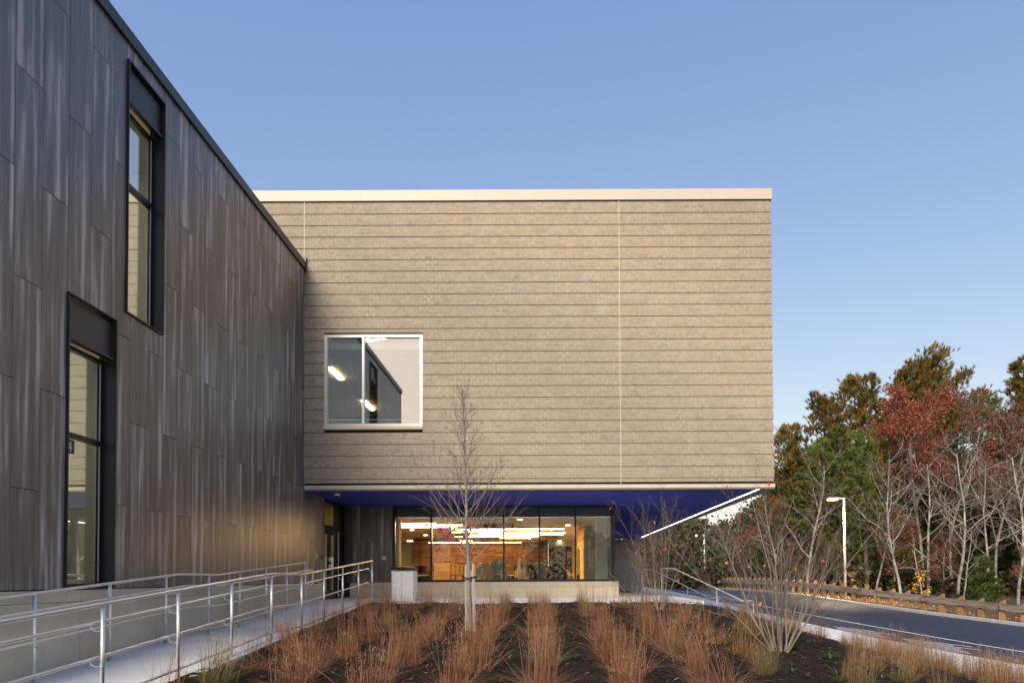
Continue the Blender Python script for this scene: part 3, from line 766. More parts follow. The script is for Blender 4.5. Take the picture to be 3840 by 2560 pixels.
for c0, c1 in ((fy1, 24.2), (24.27, 26.93)): MB().box(2.256, 2.264, c0+.002, c1-.002, zb_+.07, zt_-.05).build('pane', M['glass_lib'], lwn)
MB().box(2.16, 2.30, 27.0, 41.6, -.2, ZS).build('side_wall', M['brick_mid'], BW)
# library room
lc = z_rel(1.98); lf = 0.0
MB().box(-11, 2.15, D2+.32, 38.6, lc, lc+.05).build('library_ceiling', M['tan_ceiling'], BW)
MB().box(-11, 2.15, D2+.12, 38.6, lf-.06, lf).build('library_floor', M['carpet'], BW)
MB().box(-4.8, 2.2, D2+.24, D2+.31, lc-.02, ZS).build('blind_box', M['grey_valance'], BW)
MB().box(-11, -.0, 38.0, 38.2, lf, lc).box(-11.1, -11, D2+.3, 38.2, lf, lc).build('library_wall', M['grey_green'], BW)
MB().box(.28, 1.6, 37.2, 37.4, lf, lc-.3).build('dark_alcove', M['dark_wall'], BW)
MB().box(.28, 1.6, 36.9, 37.45, lc-.3, lc).build('alcove_bulkhead', M['grey_green'], BW)
MB().box(.42, .95, 37.14, 37.19, .25, z_rel(1.0)).build('notice_poster', M['blue_poster'], BW)
bs = MB().box(1.30, 1.52, 37.15, 37.19, z_rel(1.12), z_rel(1.36)).build('room_sign', M['plate']); tag(bs, 'small pale room sign lettered B on the dark alcove wall inside the library', 'sign')
text('B', .2, (1.41, 37.145, z_rel(1.24)), (R(90), 0, 0), M['black'], bs)
MB().box(1.55, 1.6, 26.4, 37.2, lf, lc-.001).build('library_wall', M['tan_ceiling'], BW)
MB().box(1.53, 1.549, 29.0, 31.5, .5, z_rel(1.3)).build('green_panel', M['green_pane'], BW)
MB().box(1.60, 2.0, 26.3, 26.5, lf, lc-.001).build('column', M['grey_green'], BW)
MB().box(1.78, 2.12, 22.55, 22.9, lf, ZS-.06).build('column', M['grey_green'], BW)
MB().box(1.74, 1.779, 22.6, 22.85, lf, lc).build('column_edge', M['tan_ceiling'], BW)
MB().box(-4.80, -4.70, D2+.32, D2+.7, lf, lc).build('window_jamb', M['tan_ceiling'], BW)
MB().box(-11, -4.9, D2+.31, D2+.4, lf, lc).build('library_wall', M['tan_ceiling'], BW)
# wood plank wall
prng = random.Random(3); row = 0; z = .25
while z < lc-.05:
    hgt = prng.choice([.09, .115, .14]); x = -7.3 - prng.uniform(0, 1.2)
    while x < .26:
        L_ = prng.uniform(.7, 2.0); x1_ = min(x+L_, .27)
        if x1_ > -7.3:
            MB().box(max(x, -7.3)+.003, x1_-.003, 37.93-prng.uniform(0, .03), 37.99, z+.003, min(z+hgt, lc)-.003).build('wood_plank', M['plank'], BW)
        x = x1_ if x1_ < .27 else 1
    z += hgt
# linear ceiling lights: (y, x0, x1)
for (y, a0, a1, dz) in ((23.9,-5.6,-3.75,0),(24.7,-5.6,-2.9,.0),(25.6,-5.6,-3.2,0),(26.9,-3.6,.82,.0),(27.6,-3.3,.35,0),(28.5,-3.9,-.1,0),(29.2,-2.7,.95,0),(30.4,-4.6,.9,0),(31.8,-4.1,-.2,0),(33.0,-2.1,.55,0),(35.2,-7.0,-1.8,0),(37.0,-6.2,-1.2,0)):
    MB().box(a0, a1, y-.04, y+.04, lc-.085, lc-.07).build('linear_light', M['lib_strip'], BW)
    MB().box(a0, a1, y-.06, y+.06, lc-.069, lc-.001).build('light_housing', M['white_top'], BW)
for (y, a0, a1) in ((25.1,-2.6,-1.1),(27.2,-1.6,.3),(29.8,-4.6,-3.2),(32.4,-.6,.7),(34.1,-6.5,-4.2),(33.9,-3.5,-1.2)):
    MB().box(a0, a1, y-.11, y+.11, lc-.16, lc-.002).build('ceiling_baffle', M['plank'], BW)
def ceilpt(zx, zy):
    px = 1400+zx*.4252; py = 1850+zy*.4252; y = (lc-EZ)*2566/(2164-py); return ((px-2038)*y/2566, y)
for q in ((285,449),(342,314),(460,359),(930,285),(1295,225),(1716,277),(1387,395),(1644,414),(1632,438)):
    x, y = ceilpt(*q); MB().tube([(x, y, lc-.012), (x, y, lc-.001)], .085, 12).build('downlight', M['down'], BW)
# interior of ground floor: things
def bookcase(name, x0, x1, y0, y1, zt, label, cols_, rows_):
    t = empty(name, ((x0+x1)/2, (y0+y1)/2, 0), label, 'bookcase'); T = .03
    MB().box(x0, x1, y0, y0+T, 0, zt).box(x0, x1, y1-T, y1, 0, zt).build('end_panel', M['maple'], t)
    MB().box(x0, x1, y0+T, y1-T, zt-T, zt).build('top', M['maple'], t)
    MB().box(x0, x0+T, y0+T, y1-T, 0, zt-T).build('back_panel', M['maple'], t)
    cw = (y1-y0-2*T)/cols_; rh = (zt-T)/rows_
    for i in range(1, cols_): MB().box(x0+T, x1, y0+T+cw*i-T/2, y0+T+cw*i+T/2, 0, zt-T).build('divider', M['maple'], t)
    for j in range(rows_):
        MB().box(x0+T, x1-.01, y0+T, y1-T, rh*j, rh*j+T).build('shelf', M['maple'], t)
    r_ = random.Random(8); bk_ = MB()
    for i in range(cols_):
        for j in range(rows_):
            yy = y0+T*2+cw*i; lim = yy+cw*r_.uniform(.2, .85)
            while yy < lim:
                tt = r_.uniform(.03, .06); c = r_.choice([(.03,.04,.10),(.2,.03,.02),(.05,.10,.05),(.3,.28,.22),(.02,.02,.02)])
                bk_.box(x1-.28, x1-.05, yy, yy+tt*.9, rh*j+T, rh*j+T+rh*r_.uniform(.5, .8), c); yy += tt
    bo = bk_.build('books', M['book'], t); bo['kind'] = 'stuff'
    return t
bookcase('bookcase', -4.40, -3.78, 27.5, 33.4, z_rel(.60), 'honey maple open bookcase, its plain end panel facing the library glass', 4, 3)
bookcase('bookcase', -7.1, -6.35, 27.2, 34.0, z_rel(.56), 'low maple bookcase at the far left end of the library window', 4, 2)
bookcase('bookcase', -.45, .0, 30.3, 33.0, z_rel(.52), 'maple bookcase partly hidden behind the mid-window sculptural lounge chairs', 3, 2)
def pod(x, y, rz, label, sc=1.0):
    t = empty('lounge_chair', (x, y, 0), label, 'lounge chair', 'sculptural lounge chairs inside the library window', rz)
    WORLD[t.name] = Vector((0,0,0))
    out = [(-.26,0),(-.40,.16),(-.47,.42),(-.38,.78),(-.26,1.06),(-.17,1.15),(0,1.17),(.17,1.15),(.26,1.06),(.38,.78),(.47,.42),(.40,.16),(.26,0)]
    b = MB(); n_ = len(out)
    rings = [(-.0, 1.0, 0), (.07, 1.0, 0), (.14, .93, .03), (.5, .62, .0)]   # y, scale, lift
    # shell: lip -> tapering back
    for (yy, s_, lf_) in rings:
        for (px_, pz_) in out:
            zz = pz_*s_ + lf_; b.v.append((px_*s_*sc, (yy - .32 + .28*zz)*sc + (.0), zz*sc))
    for r_ in range(3):
        for i in range(n_-1): b.f.append((r_*n_+i, r_*n_+i+1, (r_+1)*n_+i+1, (r_+1)*n_+i))
        b.f.append((r_*n_+n_-1, r_*n_, (r_+1)*n_, (r_+1)*n_+n_-1))
    b.f.append(tuple(3*n_+i for i in range(n_)))
    # inner rim
    base = len(b.v)
    for (px_, pz_) in out: b.v.append((px_*.86*sc, (.02-.32+.28*(pz_*.86+.08))*sc, (pz_*.86+.08)*sc))
    for i in range(n_-1): b.f.append((i+1, i, base+i, base+i+1))
    b.f.append((0, n_-1, base+n_-1, base))
    o = b.build('shell', M['pod_shell'], t, smooth=False)
    b = MB()
    for i, (px_, pz_) in enumerate(out): b.v.append((px_*.86*sc, (.02-.32+.28*(pz_*.86+.08))*sc, (pz_*.86+.08)*sc))
    b.v.append((0, .10*sc, .52*sc)); c_ = n_
    for i in range(n_-1): b.f.append((i, i+1, c_))
    b.f.append((n_-1, 0, c_)); b.build('cushion', M['pod_seat'], t)
    return t
pod(.45, 24.4, R(8), 'lounge chair with a navy seat facing outward, rightmost of the sculptural chairs')
pod(-.48, 24.3, R(62), 'lounge chair in the library seen half from the side, its navy seat just showing')
pod(-.20, 25.8, R(160), 'grey green lounge chair turned away, behind the side-on navy one')
pod(-1.6, 23.6, R(195), 'large grey green lounge chair back, just right of the young tree trunk', 1.02)
pod(-2.15, 24.6, R(215), 'grey green lounge chair turned away, half hidden left of another grey one', .98)
def table(x, y, wd, label):
    t = empty('study_table', (x, y, 0), label, 'table', 'study tables in the library')
    MB().box(x-wd/2, x+wd/2, y-.35, y+.35, .71, .74).build('tabletop', M['white_top'], t)
    for sx in (-1, 1):
        for sy in (-1, 1): MB().tube([(x+sx*(wd/2-.08), y+sy*.28, 0), (x+sx*(wd/2-.08), y+sy*.28, .71)], .02, 6).build('leg', M['black'], t)
def chair(x, y, rz, label):
    t = empty('school_chair', (x, y, 0), label, 'chair', 'small wooden chairs in the library', rz); WORLD[t.name] = Vector((0,0,0))
    MB().box(-.21, .21, -.2, .2, .43, .45).build('seat', M['maple'], t)
    MB().prism([(-.19,.62),(-.23,.80),(-.15,.92),(.15,.92),(.23,.80),(.19,.62),(.05,.60),(-.05,.60)], 'y', .19, .215).build('backrest', M['maple'], t)
    for sx in (-1, 1):
        MB().tube([(sx*.19, -.19, 0), (sx*.17, -.15, .43)], .016, 6).build('leg', M['maple'], t)
        MB().tube([(sx*.19, .24, 0), (sx*.17, .17, .43), (sx*.17, .20, .66)], .016, 6).build('leg', M['maple'], t)
for (x, y, wd, lb) in ((-5.6, 29.0, 1.5, 'white topped study table left of the maple bookcase'), (-2.75, 29.6, 1.3, 'white topped study table behind the young tree trunk'), (-.3, 28.3, 1.5, 'white topped study table at the middle of the library window'), (.95, 29.4, 1.2, 'white topped study table behind the navy lounge chairs')):
    table(x, y, wd, lb)
for (x, y, rz, lb) in ((-6.15, 28.6, 1.3, 'wooden chair at the left end of the leftmost study table'), (-5.45, 28.2, 3.2, 'wooden chair with its back to the glass at the leftmost study table'), (-4.85, 29.0, -1.3, 'wooden chair between the leftmost table and the bookcase'), (-3.2, 30.2, .2, 'wooden chair beyond the table behind the tree trunk'), (-2.35, 30.3, -.2, 'second wooden chair beyond the table behind the tree trunk'), (-.95, 27.6, 3.0, 'wooden chair nearest the glass at the middle study table'), (-.45, 29.3, .1, 'wooden chair beyond the middle study table'), (.85, 28.6, 3.3, 'wooden chair behind the navy side-on lounge chair')):
    chair(x, y, rz, lb)
MB_ = empty('computer_desk', (-3, 36.9, 0), 'long counter under the reclaimed wood wall', 'desk')
MB().box(-7.2, .2, 36.6, 37.4, .72, .76).build('worktop', M['white_top'], MB_); MB().box(-7.2, .2, 37.3, 37.38, 0, .72).build('modesty_panel', M['dark_wall'], MB_)
for i, x in enumerate((-6.6, -5.7, -4.75, -3.1, -2.4, -1.35, -.75, -.1)):
    t = empty('monitor', (x, 36.95, .76), f'black computer monitor, {["first","second","third","fourth","fifth","sixth","seventh","eighth"][i]} from the left on the library counter', 'monitor', 'computer monitors on the library counter')
    MB().box(x-.27, x+.27, 36.93, 36.97, .90, 1.26).build('screen', M['screen'], t)
    MB().box(x-.03, x+.03, 36.97, 37.0, .76, 1.0).box(x-.12, x+.12, 36.85, 37.05, .761, .78).build('stand', M['black'], t)
t = empty('display_tower', (-.95, 26.5, 0), 'slim pale cylindrical lamp stand behind the lounge chairs', 'floor lamp')
MB().tube([(-.95, 26.5, 0), (-.95, 26.5, z_rel(.78))], .06, 12).build('pole', M['white_top'], t); MB().tube([(-.95,26.5,0),(-.95,26.5,.03)], .2, 16).build('base', M['white_top'], t)
# security camera dome on the soffit
t = empty('security_camera', (-5.60, 18.55, ZS), 'small white dome security camera hanging from the blue soffit', 'security camera')
MB().tube([(-5.6,18.55,ZS-.002), (-5.6,18.55,ZS-.06)], [.075,.075], 16).build('housing', M['white_metal'], t)
MB().tube([(-5.6,18.55,ZS-.061), (-5.6,18.55,ZS-.10), (-5.6,18.55,ZS-.13)], [.058,.05,.018], 16).build('dome', M['black'], t, smooth=True)
# accessible door button
t = tag(MB().box(-5.175, -5.045, D2-.055, D2-.031, z_rel(.585), z_rel(.715)).build('door_button', M['frame_silver']), 'square steel accessible door push plate with a pale figure, right of the entrance', 'door button')
MB().box(-5.155, -5.065, D2-.058, D2-.0552, z_rel(.605), z_rel(.695)).build('plate_face', M['plate'], t)
MB().tube([(-5.11, D2-.062, z_rel(.673)), (-5.11, D2-.059, z_rel(.673))], .01, 8).box(-5.116, -5.104, D2-.062, D2-.059, z_rel(.632), z_rel(.662)).box(-5.125, -5.09, D2-.0621, D2-.0591, z_rel(.618), z_rel(.630)).build('figure', M['white_metal'], t)

# ================================================================ litter and recycling bin
t = empty('recycling_bin', (-3.7, 18.2, 0), 'steel two-door recycling bin with a curved black lid, beside the ramp top', 'recycling bin')
bx0, bx1, by0, by1 = -3.985, -3.41, 17.93, 18.5
bevel(MB().box(bx0, bx1, by0+.02, by1, .0, .80).build('cabinet', M['bin_steel'], t), .006)
xm = (bx0+bx1)/2 - .02
bevel(MB().box(bx0+.004, xm-.006, by0, by0+.019, .005, .79).build('door', M['bin_steel'], t), .004)
bevel(MB().box(xm+.006, bx1-.004, by0, by0+.019, .005, .79).build('door', M['bin_steel'], t), .004)
lid = [(by0-.02, .805), (by0-.02, .835), (by0+.06, .885), (by0+.2, .905), (by1-.2, .905), (by1-.06, .885), (by1+.02, .835), (by1+.02, .805)]
MB().prism(lid, 'x', bx0-.015, bx1+.015).build('lid', M['black'], t)
for x in (bx0+.14, bx1-.14): MB().box(x-.05, x+.05, by0-.012, by0+.0, .775, .792).build('latch', M['galv'], t)
rv = boxmesh('rivet', .012, .008, .012, M['frame_silver'])
for x in [bx0+.06+.035*i for i in range(4)] + [bx1-.17+.035*i for i in range(4)]: piece('rivet', rv, t, (x, by0-.024, .82))

# ================================================================ ramp hand rails
def ramp_rail(X, posts, side, label, loop):
    t = empty('ramp_handrail', (X, posts[0], zramp(posts[0])), label, 'handrail', 'steel handrails along the ramp')
    yend, ystart = posts[0], posts[-1]
    pm = None
    brk = [p for p in (18.05, 12.75, 11.3) if ystart < p < yend]
    key = sorted([yend, ystart] + [p for p in (12.72, 11.32) if ystart < p < yend])
    def zz(y): return zramp(min(y, 18.0))
    for y in posts:
        MB().tube([(X, y, zz(y)-.02), (X, y, zz(y)+1.05)], .0215, 12).build('post', M['steel'], t, smooth=True)
    def rail(name, off, dx, y0, y1, r, extra_top=None):
        pts = [(X+dx, y, zz(y)+off) for y in key if y0 < y < y1]
        pts = [(X+dx, y0, zz(y0)+off)] + pts + [(X+dx, y1, zz(y1)+off)]
        if extra_top: pts += extra_top(pts[-1])
        MB().tube(pts, r, 12).build(name, M['steel'], t, smooth=True)
    rail('top_rail', 1.07, 0, ystart-.2, yend+.0, .0215)
    rail('bottom_rail', .105, 0, ystart-.2, yend, .0165)
    dxh = side*.085
    def loopend(p): 
        return [(p[0], p[1]+.26, p[2]+.0), (p[0], p[1]+.30, p[2]-.03), (p[0], p[1]+.30, p[2]-.33), (p[0], p[1]+.26, p[2]-.36), (p[0], p[1], p[2]-.36)]
    if loop:
        rail('hand_rail', .875, dxh, ystart-.2, yend, .0175, loopend); rail('lower_hand_rail', .515, dxh, ystart-.2, yend, .0175)
    else:
        rail('hand_rail', .875, dxh, ystart-.2, yend-.06, .0175); rail('lower_hand_rail', .515, dxh, ystart-.2, yend-.06, .0175)
    for y in posts:
        for off in (.875, .515):
            z0 = zz(y)+off
            MB().tube([(X, y, z0-.075), (X+dxh*.45, y-.03, z0-.085), (X+dxh*.9, y-.055, z0-.06), (X+dxh, y-.065, z0-.012)], .007, 6).build('bracket', M['steel'], t, smooth=True)
    return t
postsR = [17.92, 16.6, 15.3, 14.0, 12.7, 11.3, 9.86, 8.42, 6.98, 5.6]
postsL = [17.35, 16.1, 14.9, 13.6, 12.35, 10.95, 9.54, 8.13, 6.75, 5.4]
ramp_rail(-4.49, postsR, -1, 'stainless handrail on the planted side of the ramp, nearest the camera', False)
ramp_rail(-6.04, postsL, 1, 'stainless handrail along the dark panel wall with a looped upper end', True)
# stair rails
def stair_rail(y, x0_, x1_, label):
    t = empty('stair_handrail', (x0_, y, 0), label, 'handrail', 'white handrails of the steps down to the sidewalk')
    ztop = z_rel(.285); zlow = z_rel(-.80); r = .024; fl = .38
    a = x0_; pts = [(a, y, -.02), (a, y, ztop-.07), (a+.02, y, ztop-.02), (a+.07, y, ztop), (a+fl, y, ztop), (x1_, y, zlow), (x1_+.36, y, zlow)]
    MB().tube(pts, r, 12).build('rail', M['white_metal'], t, smooth=True)
    xm = a + .72*(x1_-a) - .1
    k = (xm-a-fl)/(x1_-a-fl); zm = ztop + (zlow-ztop)*k
    MB().tube([(xm, y, zm-1.0), (xm, y, zm)], .021, 10).build('post', M['white_metal'], t, smooth=True)
    MB().tube([(x1_+.36, y, zlow+.024), (x1_+.36, y, zlow-.95)], .021, 10).build('post', M['white_metal'], t, smooth=True)
stair_rail(25.9, 3.72, 6.25, 'white stair handrail on the building side of the steps')
stair_rail(22.6, 3.90, 6.56, 'white stair handrail nearer the camera, left of the big shrub')

# ================================================================ timber guard rail
GR = empty('timber_guard_rail', (17, 33.5, 0), 'weathered timber guard rail on golden wooden posts along the far kerb', 'guard rail')
Gp = resample(G_L, step=.86)
pmb = MB(); ph = .80
pmb.add([(-.105,-.09,-.25),(.105,-.09,-.25),(.105,.09,-.25),(-.105,.09,-.25),(-.105,-.09,ph+.05),(.105,-.09,ph-.09),(.105,.09,ph-.09),(-.105,.09,ph+.05)], [(3,2,1,0),(4,5,6,7),(0,1,5,4),(1,2,6,5),(2,3,7,6),(3,0,4,7)])
pme = bpy.data.meshes.new('post'); pme.from_pydata(pmb.v, [], pmb.f); pme.materials.append(M['timber_post'])
grng = random.Random(2)
def gz(p): return zroad(p[0], p[1]) + .10
npost = 0
for k in range(1, len(Gp)-1):
    p = Gp[k]
    if p[1] < 20 or p[1] > 100: continue
    T = Gp[k+1]-Gp[k-1]; ang = math.atan2(-T[1], -T[0])
    piece('post', pme, GR, (p[0], p[1], gz(p)+grng.uniform(-.015,.015)), rz=ang + math.pi); npost += 1
seg = Gp[::4]
for k in range(len(seg)-1):
    a, c = seg[k], seg[k+1]
    if c[1] < 16 or a[1] > 100: continue
    d = (c-a)/np.linalg.norm(c-a); nl = np.array([-d[1], d[0]])
    if np.dot(nl, np.array([-1, -.6])) < 0: nl = -nl
    b = MB(); i0 = .095; i1 = .185
    P0, P1 = a+d*.004, c-d*.004
    vs = []
    for (P, z) in ((P0, gz(a)), (P1, gz(c))):
        for (off, zz) in ((i0, .41), (i1, .41), (i1, .70), (i0, .70)): vs.append((P[0]+nl[0]*off, P[1]+nl[1]*off, z+zz))
    b.add(vs, [(0,1,2,3),(7,6,5,4),(0,4,5,1),(1,5,6,2),(2,6,7,3),(3,7,4,0)])
    b.build('rail_beam', M['timber_rail'], GR)
    if a[1] < 50:
        for zz in (.49, .60):
            q = P1 + nl*(i1+.006); MB().box(q[0]-.06, q[0]+.06, q[1]-.03, q[1]+.03, gz(c)+zz-.022, gz(c)+zz+.022).build('bolt', M['galv'], GR)

# ================================================================ street lamps
def street_lamp(x, y, top, label, power):
    z0 = zroad(x, y) - .1
    t = empty('street_lamp', (x, y, z0), label, 'street lamp', 'street lamps beyond the road')
    MB().tube([(x,y,z0),(x,y,top)], [.070,.058], 12).build('pole', M['white_metal'], t, smooth=True)
    MB().tube([(x,y,z0),(x,y,z0+.12)], .16, 12).build('base', M['galv'], t)
    MB().box(x-.35, x+.06, y-.05, y+.05, top-.09, top).build('arm', M['white_metal'], t)
    h = MB().prism([(x-1.0, top-.03),(x-.95, top-.09),(x-.35, top-.12),(x-.35, top+.01),(x-.9, top+.01)], 'y', y-.16, y+.16).build('lamp_head', M['white_metal'], t)
    MB().box(x-.92, x-.42, y-.13, y+.13, top-.135, top-.121).build('lens', M['lamp_lens'], h)
    l = bpy.data.lights.new('lamp_light', 'SPOT'); l.energy = power; l.color = (1,.72,.40); l.spot_size = R(115); l.spot_blend = .8; l.shadow_soft_size = .12
    lo = bpy.data.objects.new('lamp_light', l); COL.objects.link(lo); lo.parent = t; lo.location = (-.65, 0, top-.16-z0)
street_lamp(17.1, 38.8, z_rel(4.45), 'lit white street lamp standing behind the guard rail, the nearer and taller-looking one', 1500)
street_lamp(17.3, 73.5, z_rel(4.55), 'small distant white street lamp seen just below the overhanging soffit', 90)

# ================================================================ trees
def grow(out, p, d, L_, r, lvl, prm, rng, ends=None):
    n = max(3, int(4 + (2 if lvl == 0 else 0))); pts = [p.copy()]; rad = [r]; q = p.copy(); dd = d.normalized()
    for i in range(n):
        w_ = prm['wig'][min(lvl, len(prm['wig'])-1)]
        dd = (dd + Vector((rng.gauss(0,w_), rng.gauss(0,w_), rng.gauss(0,w_*.7) + prm['up'][min(lvl, len(prm['up'])-1)]))).normalized()
        q = q + dd*(L_/n); pts.append(q.copy()); rad.append(r*(1-(i+1)/n*prm['tap']))
    out.append((pts, rad, lvl))
    if lvl >= prm['lv']:
        if ends is not None: ends.append((q.copy(), dd.copy(), lvl))
        return
    nc = prm['n'][lvl]; t0 = prm['t0'][lvl]
    for c in range(nc):
        t = t0 + (1-t0)*(c+rng.random()*.8)/nc; t = min(t, .98); f = t*n; i = int(f); fr = f-i
        pos = pts[i].lerp(pts[min(i+1, n)], fr); ax = (pts[min(i+1,n)]-pts[i]).normalized()
        az = rng.uniform(0, 6.283) if lvl else (c*2.4 + rng.uniform(-.4,.4))
        u = ax.orthogonal().normalized(); v = ax.cross(u); an = R(prm['ang'][lvl]) * rng.uniform(.75, 1.25)
        nd = ax*math.cos(an) + (u*math.cos(az)+v*math.sin(az))*math.sin(an)
        rr = max(prm.get('rmin', .003), rad[min(i, n)]*prm['rr'][lvl]*rng.uniform(.8,1.1))
        prof_ = prm['prof'](t) if lvl == 0 and 'prof' in prm else (1 - .55*t)
        grow(out, pos, nd, L_*prm['lr'][lvl]*prof_*rng.uniform(.75,1.2), rr, lvl+1, prm, rng, ends)
def tubes(lst, m, name, parent, nside=(7,5,3,3,3), split=None):
    b = MB()
    for pts, rad, lvl in lst: b.tube(pts, rad, nside[min(lvl, len(nside)-1)], cap=False)
    return b.build(name, m, parent, smooth=True)
def leafquad(b, c, size, rng, col, elong=1.0, droop=0):
    a = Vector((rng.gauss(0,1), rng.gauss(0,1), rng.gauss(0,1)-droop)).normalized(); u = a.orthogonal().normalized()
    if rng.random() < .5: u = a.cross(u)
    s = size*rng.uniform(.7,1.3); A = a*s*elong; U = u*s*.5
    b.add([c-U*.3, c+A*.5-U, c+A, c+A*.5+U], [(0,1,2,3)], col)
def jit(c, rng, k=.2):
    f = rng.uniform(1-k, 1+k); return (c[0]*f*rng.uniform(.93,1.07), c[1]*f, c[2]*f*rng.uniform(.9,1.1))
def make_bare(seed, h, leafcol=None, nleaf=0, tilt=0, hi=0, spread=1.0):
    rng = random.Random(seed); out = []; ends = []
    prm = dict(wig=[.085,.20,.26,.30], up=[.03,.06,.05,.03], tap=.72, lv=4, n=[10,6,5,3], t0=[.30,.25,.2,.2], ang=[46,44,44,45], rr=[.58,.6,.6,.6], lr=[.50*spread,.55,.55,.55], rmin=.011)
    t = bpy.data.objects.new('bare_tree', None); COL.objects.link(t); WORLD[t.name] = Vector((0,0,0))
    grow(out, Vector((0,0,-.3)), Vector((math.sin(tilt),rng.uniform(-.05,.05),1)), h, .017*h*.62, 0, prm, rng, ends)
    tubes([x for x in out if x[2] == 0], M['bark_pale'], 'trunk', t)
    tubes([x for x in out if x[2] in (1,2)], M['bark_pale'], 'branches', t, nside=(6,5,4,3,3))
    tubes([x for x in out if x[2] > 2], M['twig'], 'twigs', t, nside=(3,3,3,3,3))
    if nleaf:
        b = MB(); pool = [x for x in out if x[2] >= 3]
        pool = [x for x in pool if x[0][0].z > h*hi]; cl = rng.sample(pool, min(len(pool), max(8, nleaf//14)))
        for _ in range(nleaf):
            pts = rng.choice(cl)[0]; c = rng.choice(pts) + Vector((rng.gauss(0,.22), rng.gauss(0,.22), rng.gauss(0,.16)))
            leafquad(b, c, .115, rng, jit(rng.choice(leafcol), rng, .35), droop=.5)
        b.build('foliage', M['foliage'], t)
    return t
def make_pine(seed, h, crown0=.25, wid=.26, dens=1.0, lean=0, cols=None, side=0):
    rng = random.Random(seed); t = bpy.data.objects.new('pine_tree', None); COL.objects.link(t); WORLD[t.name] = Vector((0,0,0))
    cols = cols or [(.065,.125,.032), (.095,.145,.034), (.045,.090,.028), (.13,.125,.036)]
    n = 8; pts = []; x = 0
    for i in range(n+1): pts.append(Vector((lean*h*(i/n)**1.5 + rng.gauss(0,.04), rng.gauss(0,.04), -.3 + (h+.3)*i/n)))
    MB().tube(pts, [.013*h*(1-.88*i/n) for i in range(n+1)], 8, cap=False).build('trunk', M['bark_dark'], t, smooth=True)
    br = MB(); fo = MB()
    nb = int(34*dens + h*1.8)
    for k in range(nb):
        f = crown0 + (1-crown0)*(k+.5)/nb*.97; i = min(n-1, int(f*n)); base = pts[i].lerp(pts[i+1], f*n-i)
        az = rng.uniform(0, 6.283); L_ = h*wid*(1.05-.75*((f-crown0)/(1-crown0)))*rng.uniform(.55,1.15)
        if side: L_ *= 1 + side*math.cos(az)*(f)
        L_ = max(.5, L_)
        d = Vector((math.cos(az), math.sin(az), rng.uniform(.05,.35)+.5*f)).normalized()
        q = base.copy(); P = [q.copy()]; m_ = 5
        for s_ in range(m_):
            d = (d + Vector((rng.gauss(0,.1), rng.gauss(0,.1), .06))).normalized(); q = q + d*L_/m_; P.append(q.copy())
        br.tube(P, [.010*L_*(1.2-s_/m_)+.012 for s_ in range(m_+1)], 4, cap=False)
        nt_ = int((7+L_*10)*1.0*dens)
        for s_ in range(nt_):
            ff = rng.uniform(.25, 1)**.8; j = min(m_-1, int(ff*m_)); c0 = P[j].lerp(P[j+1], ff*m_-j)
            off = Vector((rng.gauss(0,1), rng.gauss(0,1), rng.gauss(0,.35)+.12))*(.16*L_*(1.15-ff)+.12); c = c0+off
            if s_ % 3 == 0: br.tube([c0, c], [.012,.006], 3, cap=False)
            col = rng.choice(cols); ax = (off.normalized()*.6 + d*.5 + Vector((0,0,.75))).normalized()
            u = ax.orthogonal().normalized(); v = ax.cross(u)
            for w_ in range(17):
                a_ = rng.uniform(0, 6.283); sp = rng.uniform(.25, 1.0); dd = (ax + (u*math.cos(a_)+v*math.sin(a_))*sp).normalized()
                s2 = rng.uniform(.16, .34); pp = c + ax*rng.uniform(-.12,.12); sd_ = dd.cross(Vector((rng.gauss(0,1),rng.gauss(0,1),rng.gauss(0,1)))).normalized()*.025
                fo.add([pp-sd_, pp+sd_, pp+dd*s2], [(0,1,2)], jit(col, rng, .3))
    br.build('branches', M['bark_dark'], t, smooth=True); fo.build('foliage', M['foliage'], t)
    return t
RED = [(.26,.06,.035), (.34,.075,.04), (.20,.07,.045), (.30,.12,.055), (.17,.09,.06)]
RUS = [(.24,.10,.055), (.19,.075,.04), (.28,.13,.075), (.15,.06,.035)]
YG = [(.14,.19,.036), (.10,.16,.036), (.20,.18,.036), (.07,.12,.03)]
OR_GLOW = [(.20,.115,.03), (.26,.14,.035), (.12,.12,.03), (.075,.09,.028)]  # orange tones are sunset light painted into the skyline pines' needle colours
PR = {
 'bareA': make_bare(1, 11.5), 'bareB': make_bare(2, 12.5, tilt=.12), 'bareC': make_bare(3, 10.5, tilt=-.10, leafcol=RUS, nleaf=260), 'bareD': make_bare(9, 9.5, spread=1.25),
 'oakA': make_bare(4, 12, RED, 11000, spread=1.15, hi=.62), 'oakB': make_bare(5, 11, [(.22,.10,.065), (.17,.105,.075), (.26,.09,.055), (.15,.11,.08)], 3800, tilt=.06, spread=1.15, hi=.60), 'rusA': make_bare(6, 7.0, RUS, 2600, spread=.95), 'rusB': make_bare(7, 8.0, RED+RUS, 1900, tilt=-.08),
 'pineA': make_pine(21, 15, .30, .25, 1.35, cols=OR_GLOW), 'pineB': make_pine(22, 17, .56, .30, 1.7, lean=.05, side=1.15, cols=OR_GLOW), 'pineC': make_pine(23, 12, .12, .25, 1.25), 'pineD': make_pine(24, 13, .10, .24, 1.2, cols=YG),
 'pineS': make_pine(25, 4.6, .03, .40, 1.5),
}
used = {}
PH = {k: float(np.percentile([v.co.z for ch in o.children for v in ch.data.vertices], 99.7)) for k, o in PR.items()}
def dirpix(px, py, Y):
    """a point at depth Y seen at photo pixel (px, py)"""
    v = Vector(((px-2038)/2566, -(py-2101.3)/2566, -1)); v = cam.matrix_world.to_3x3() @ v; k = Y/v.y
    return v.x*k, v.z*k + EZ
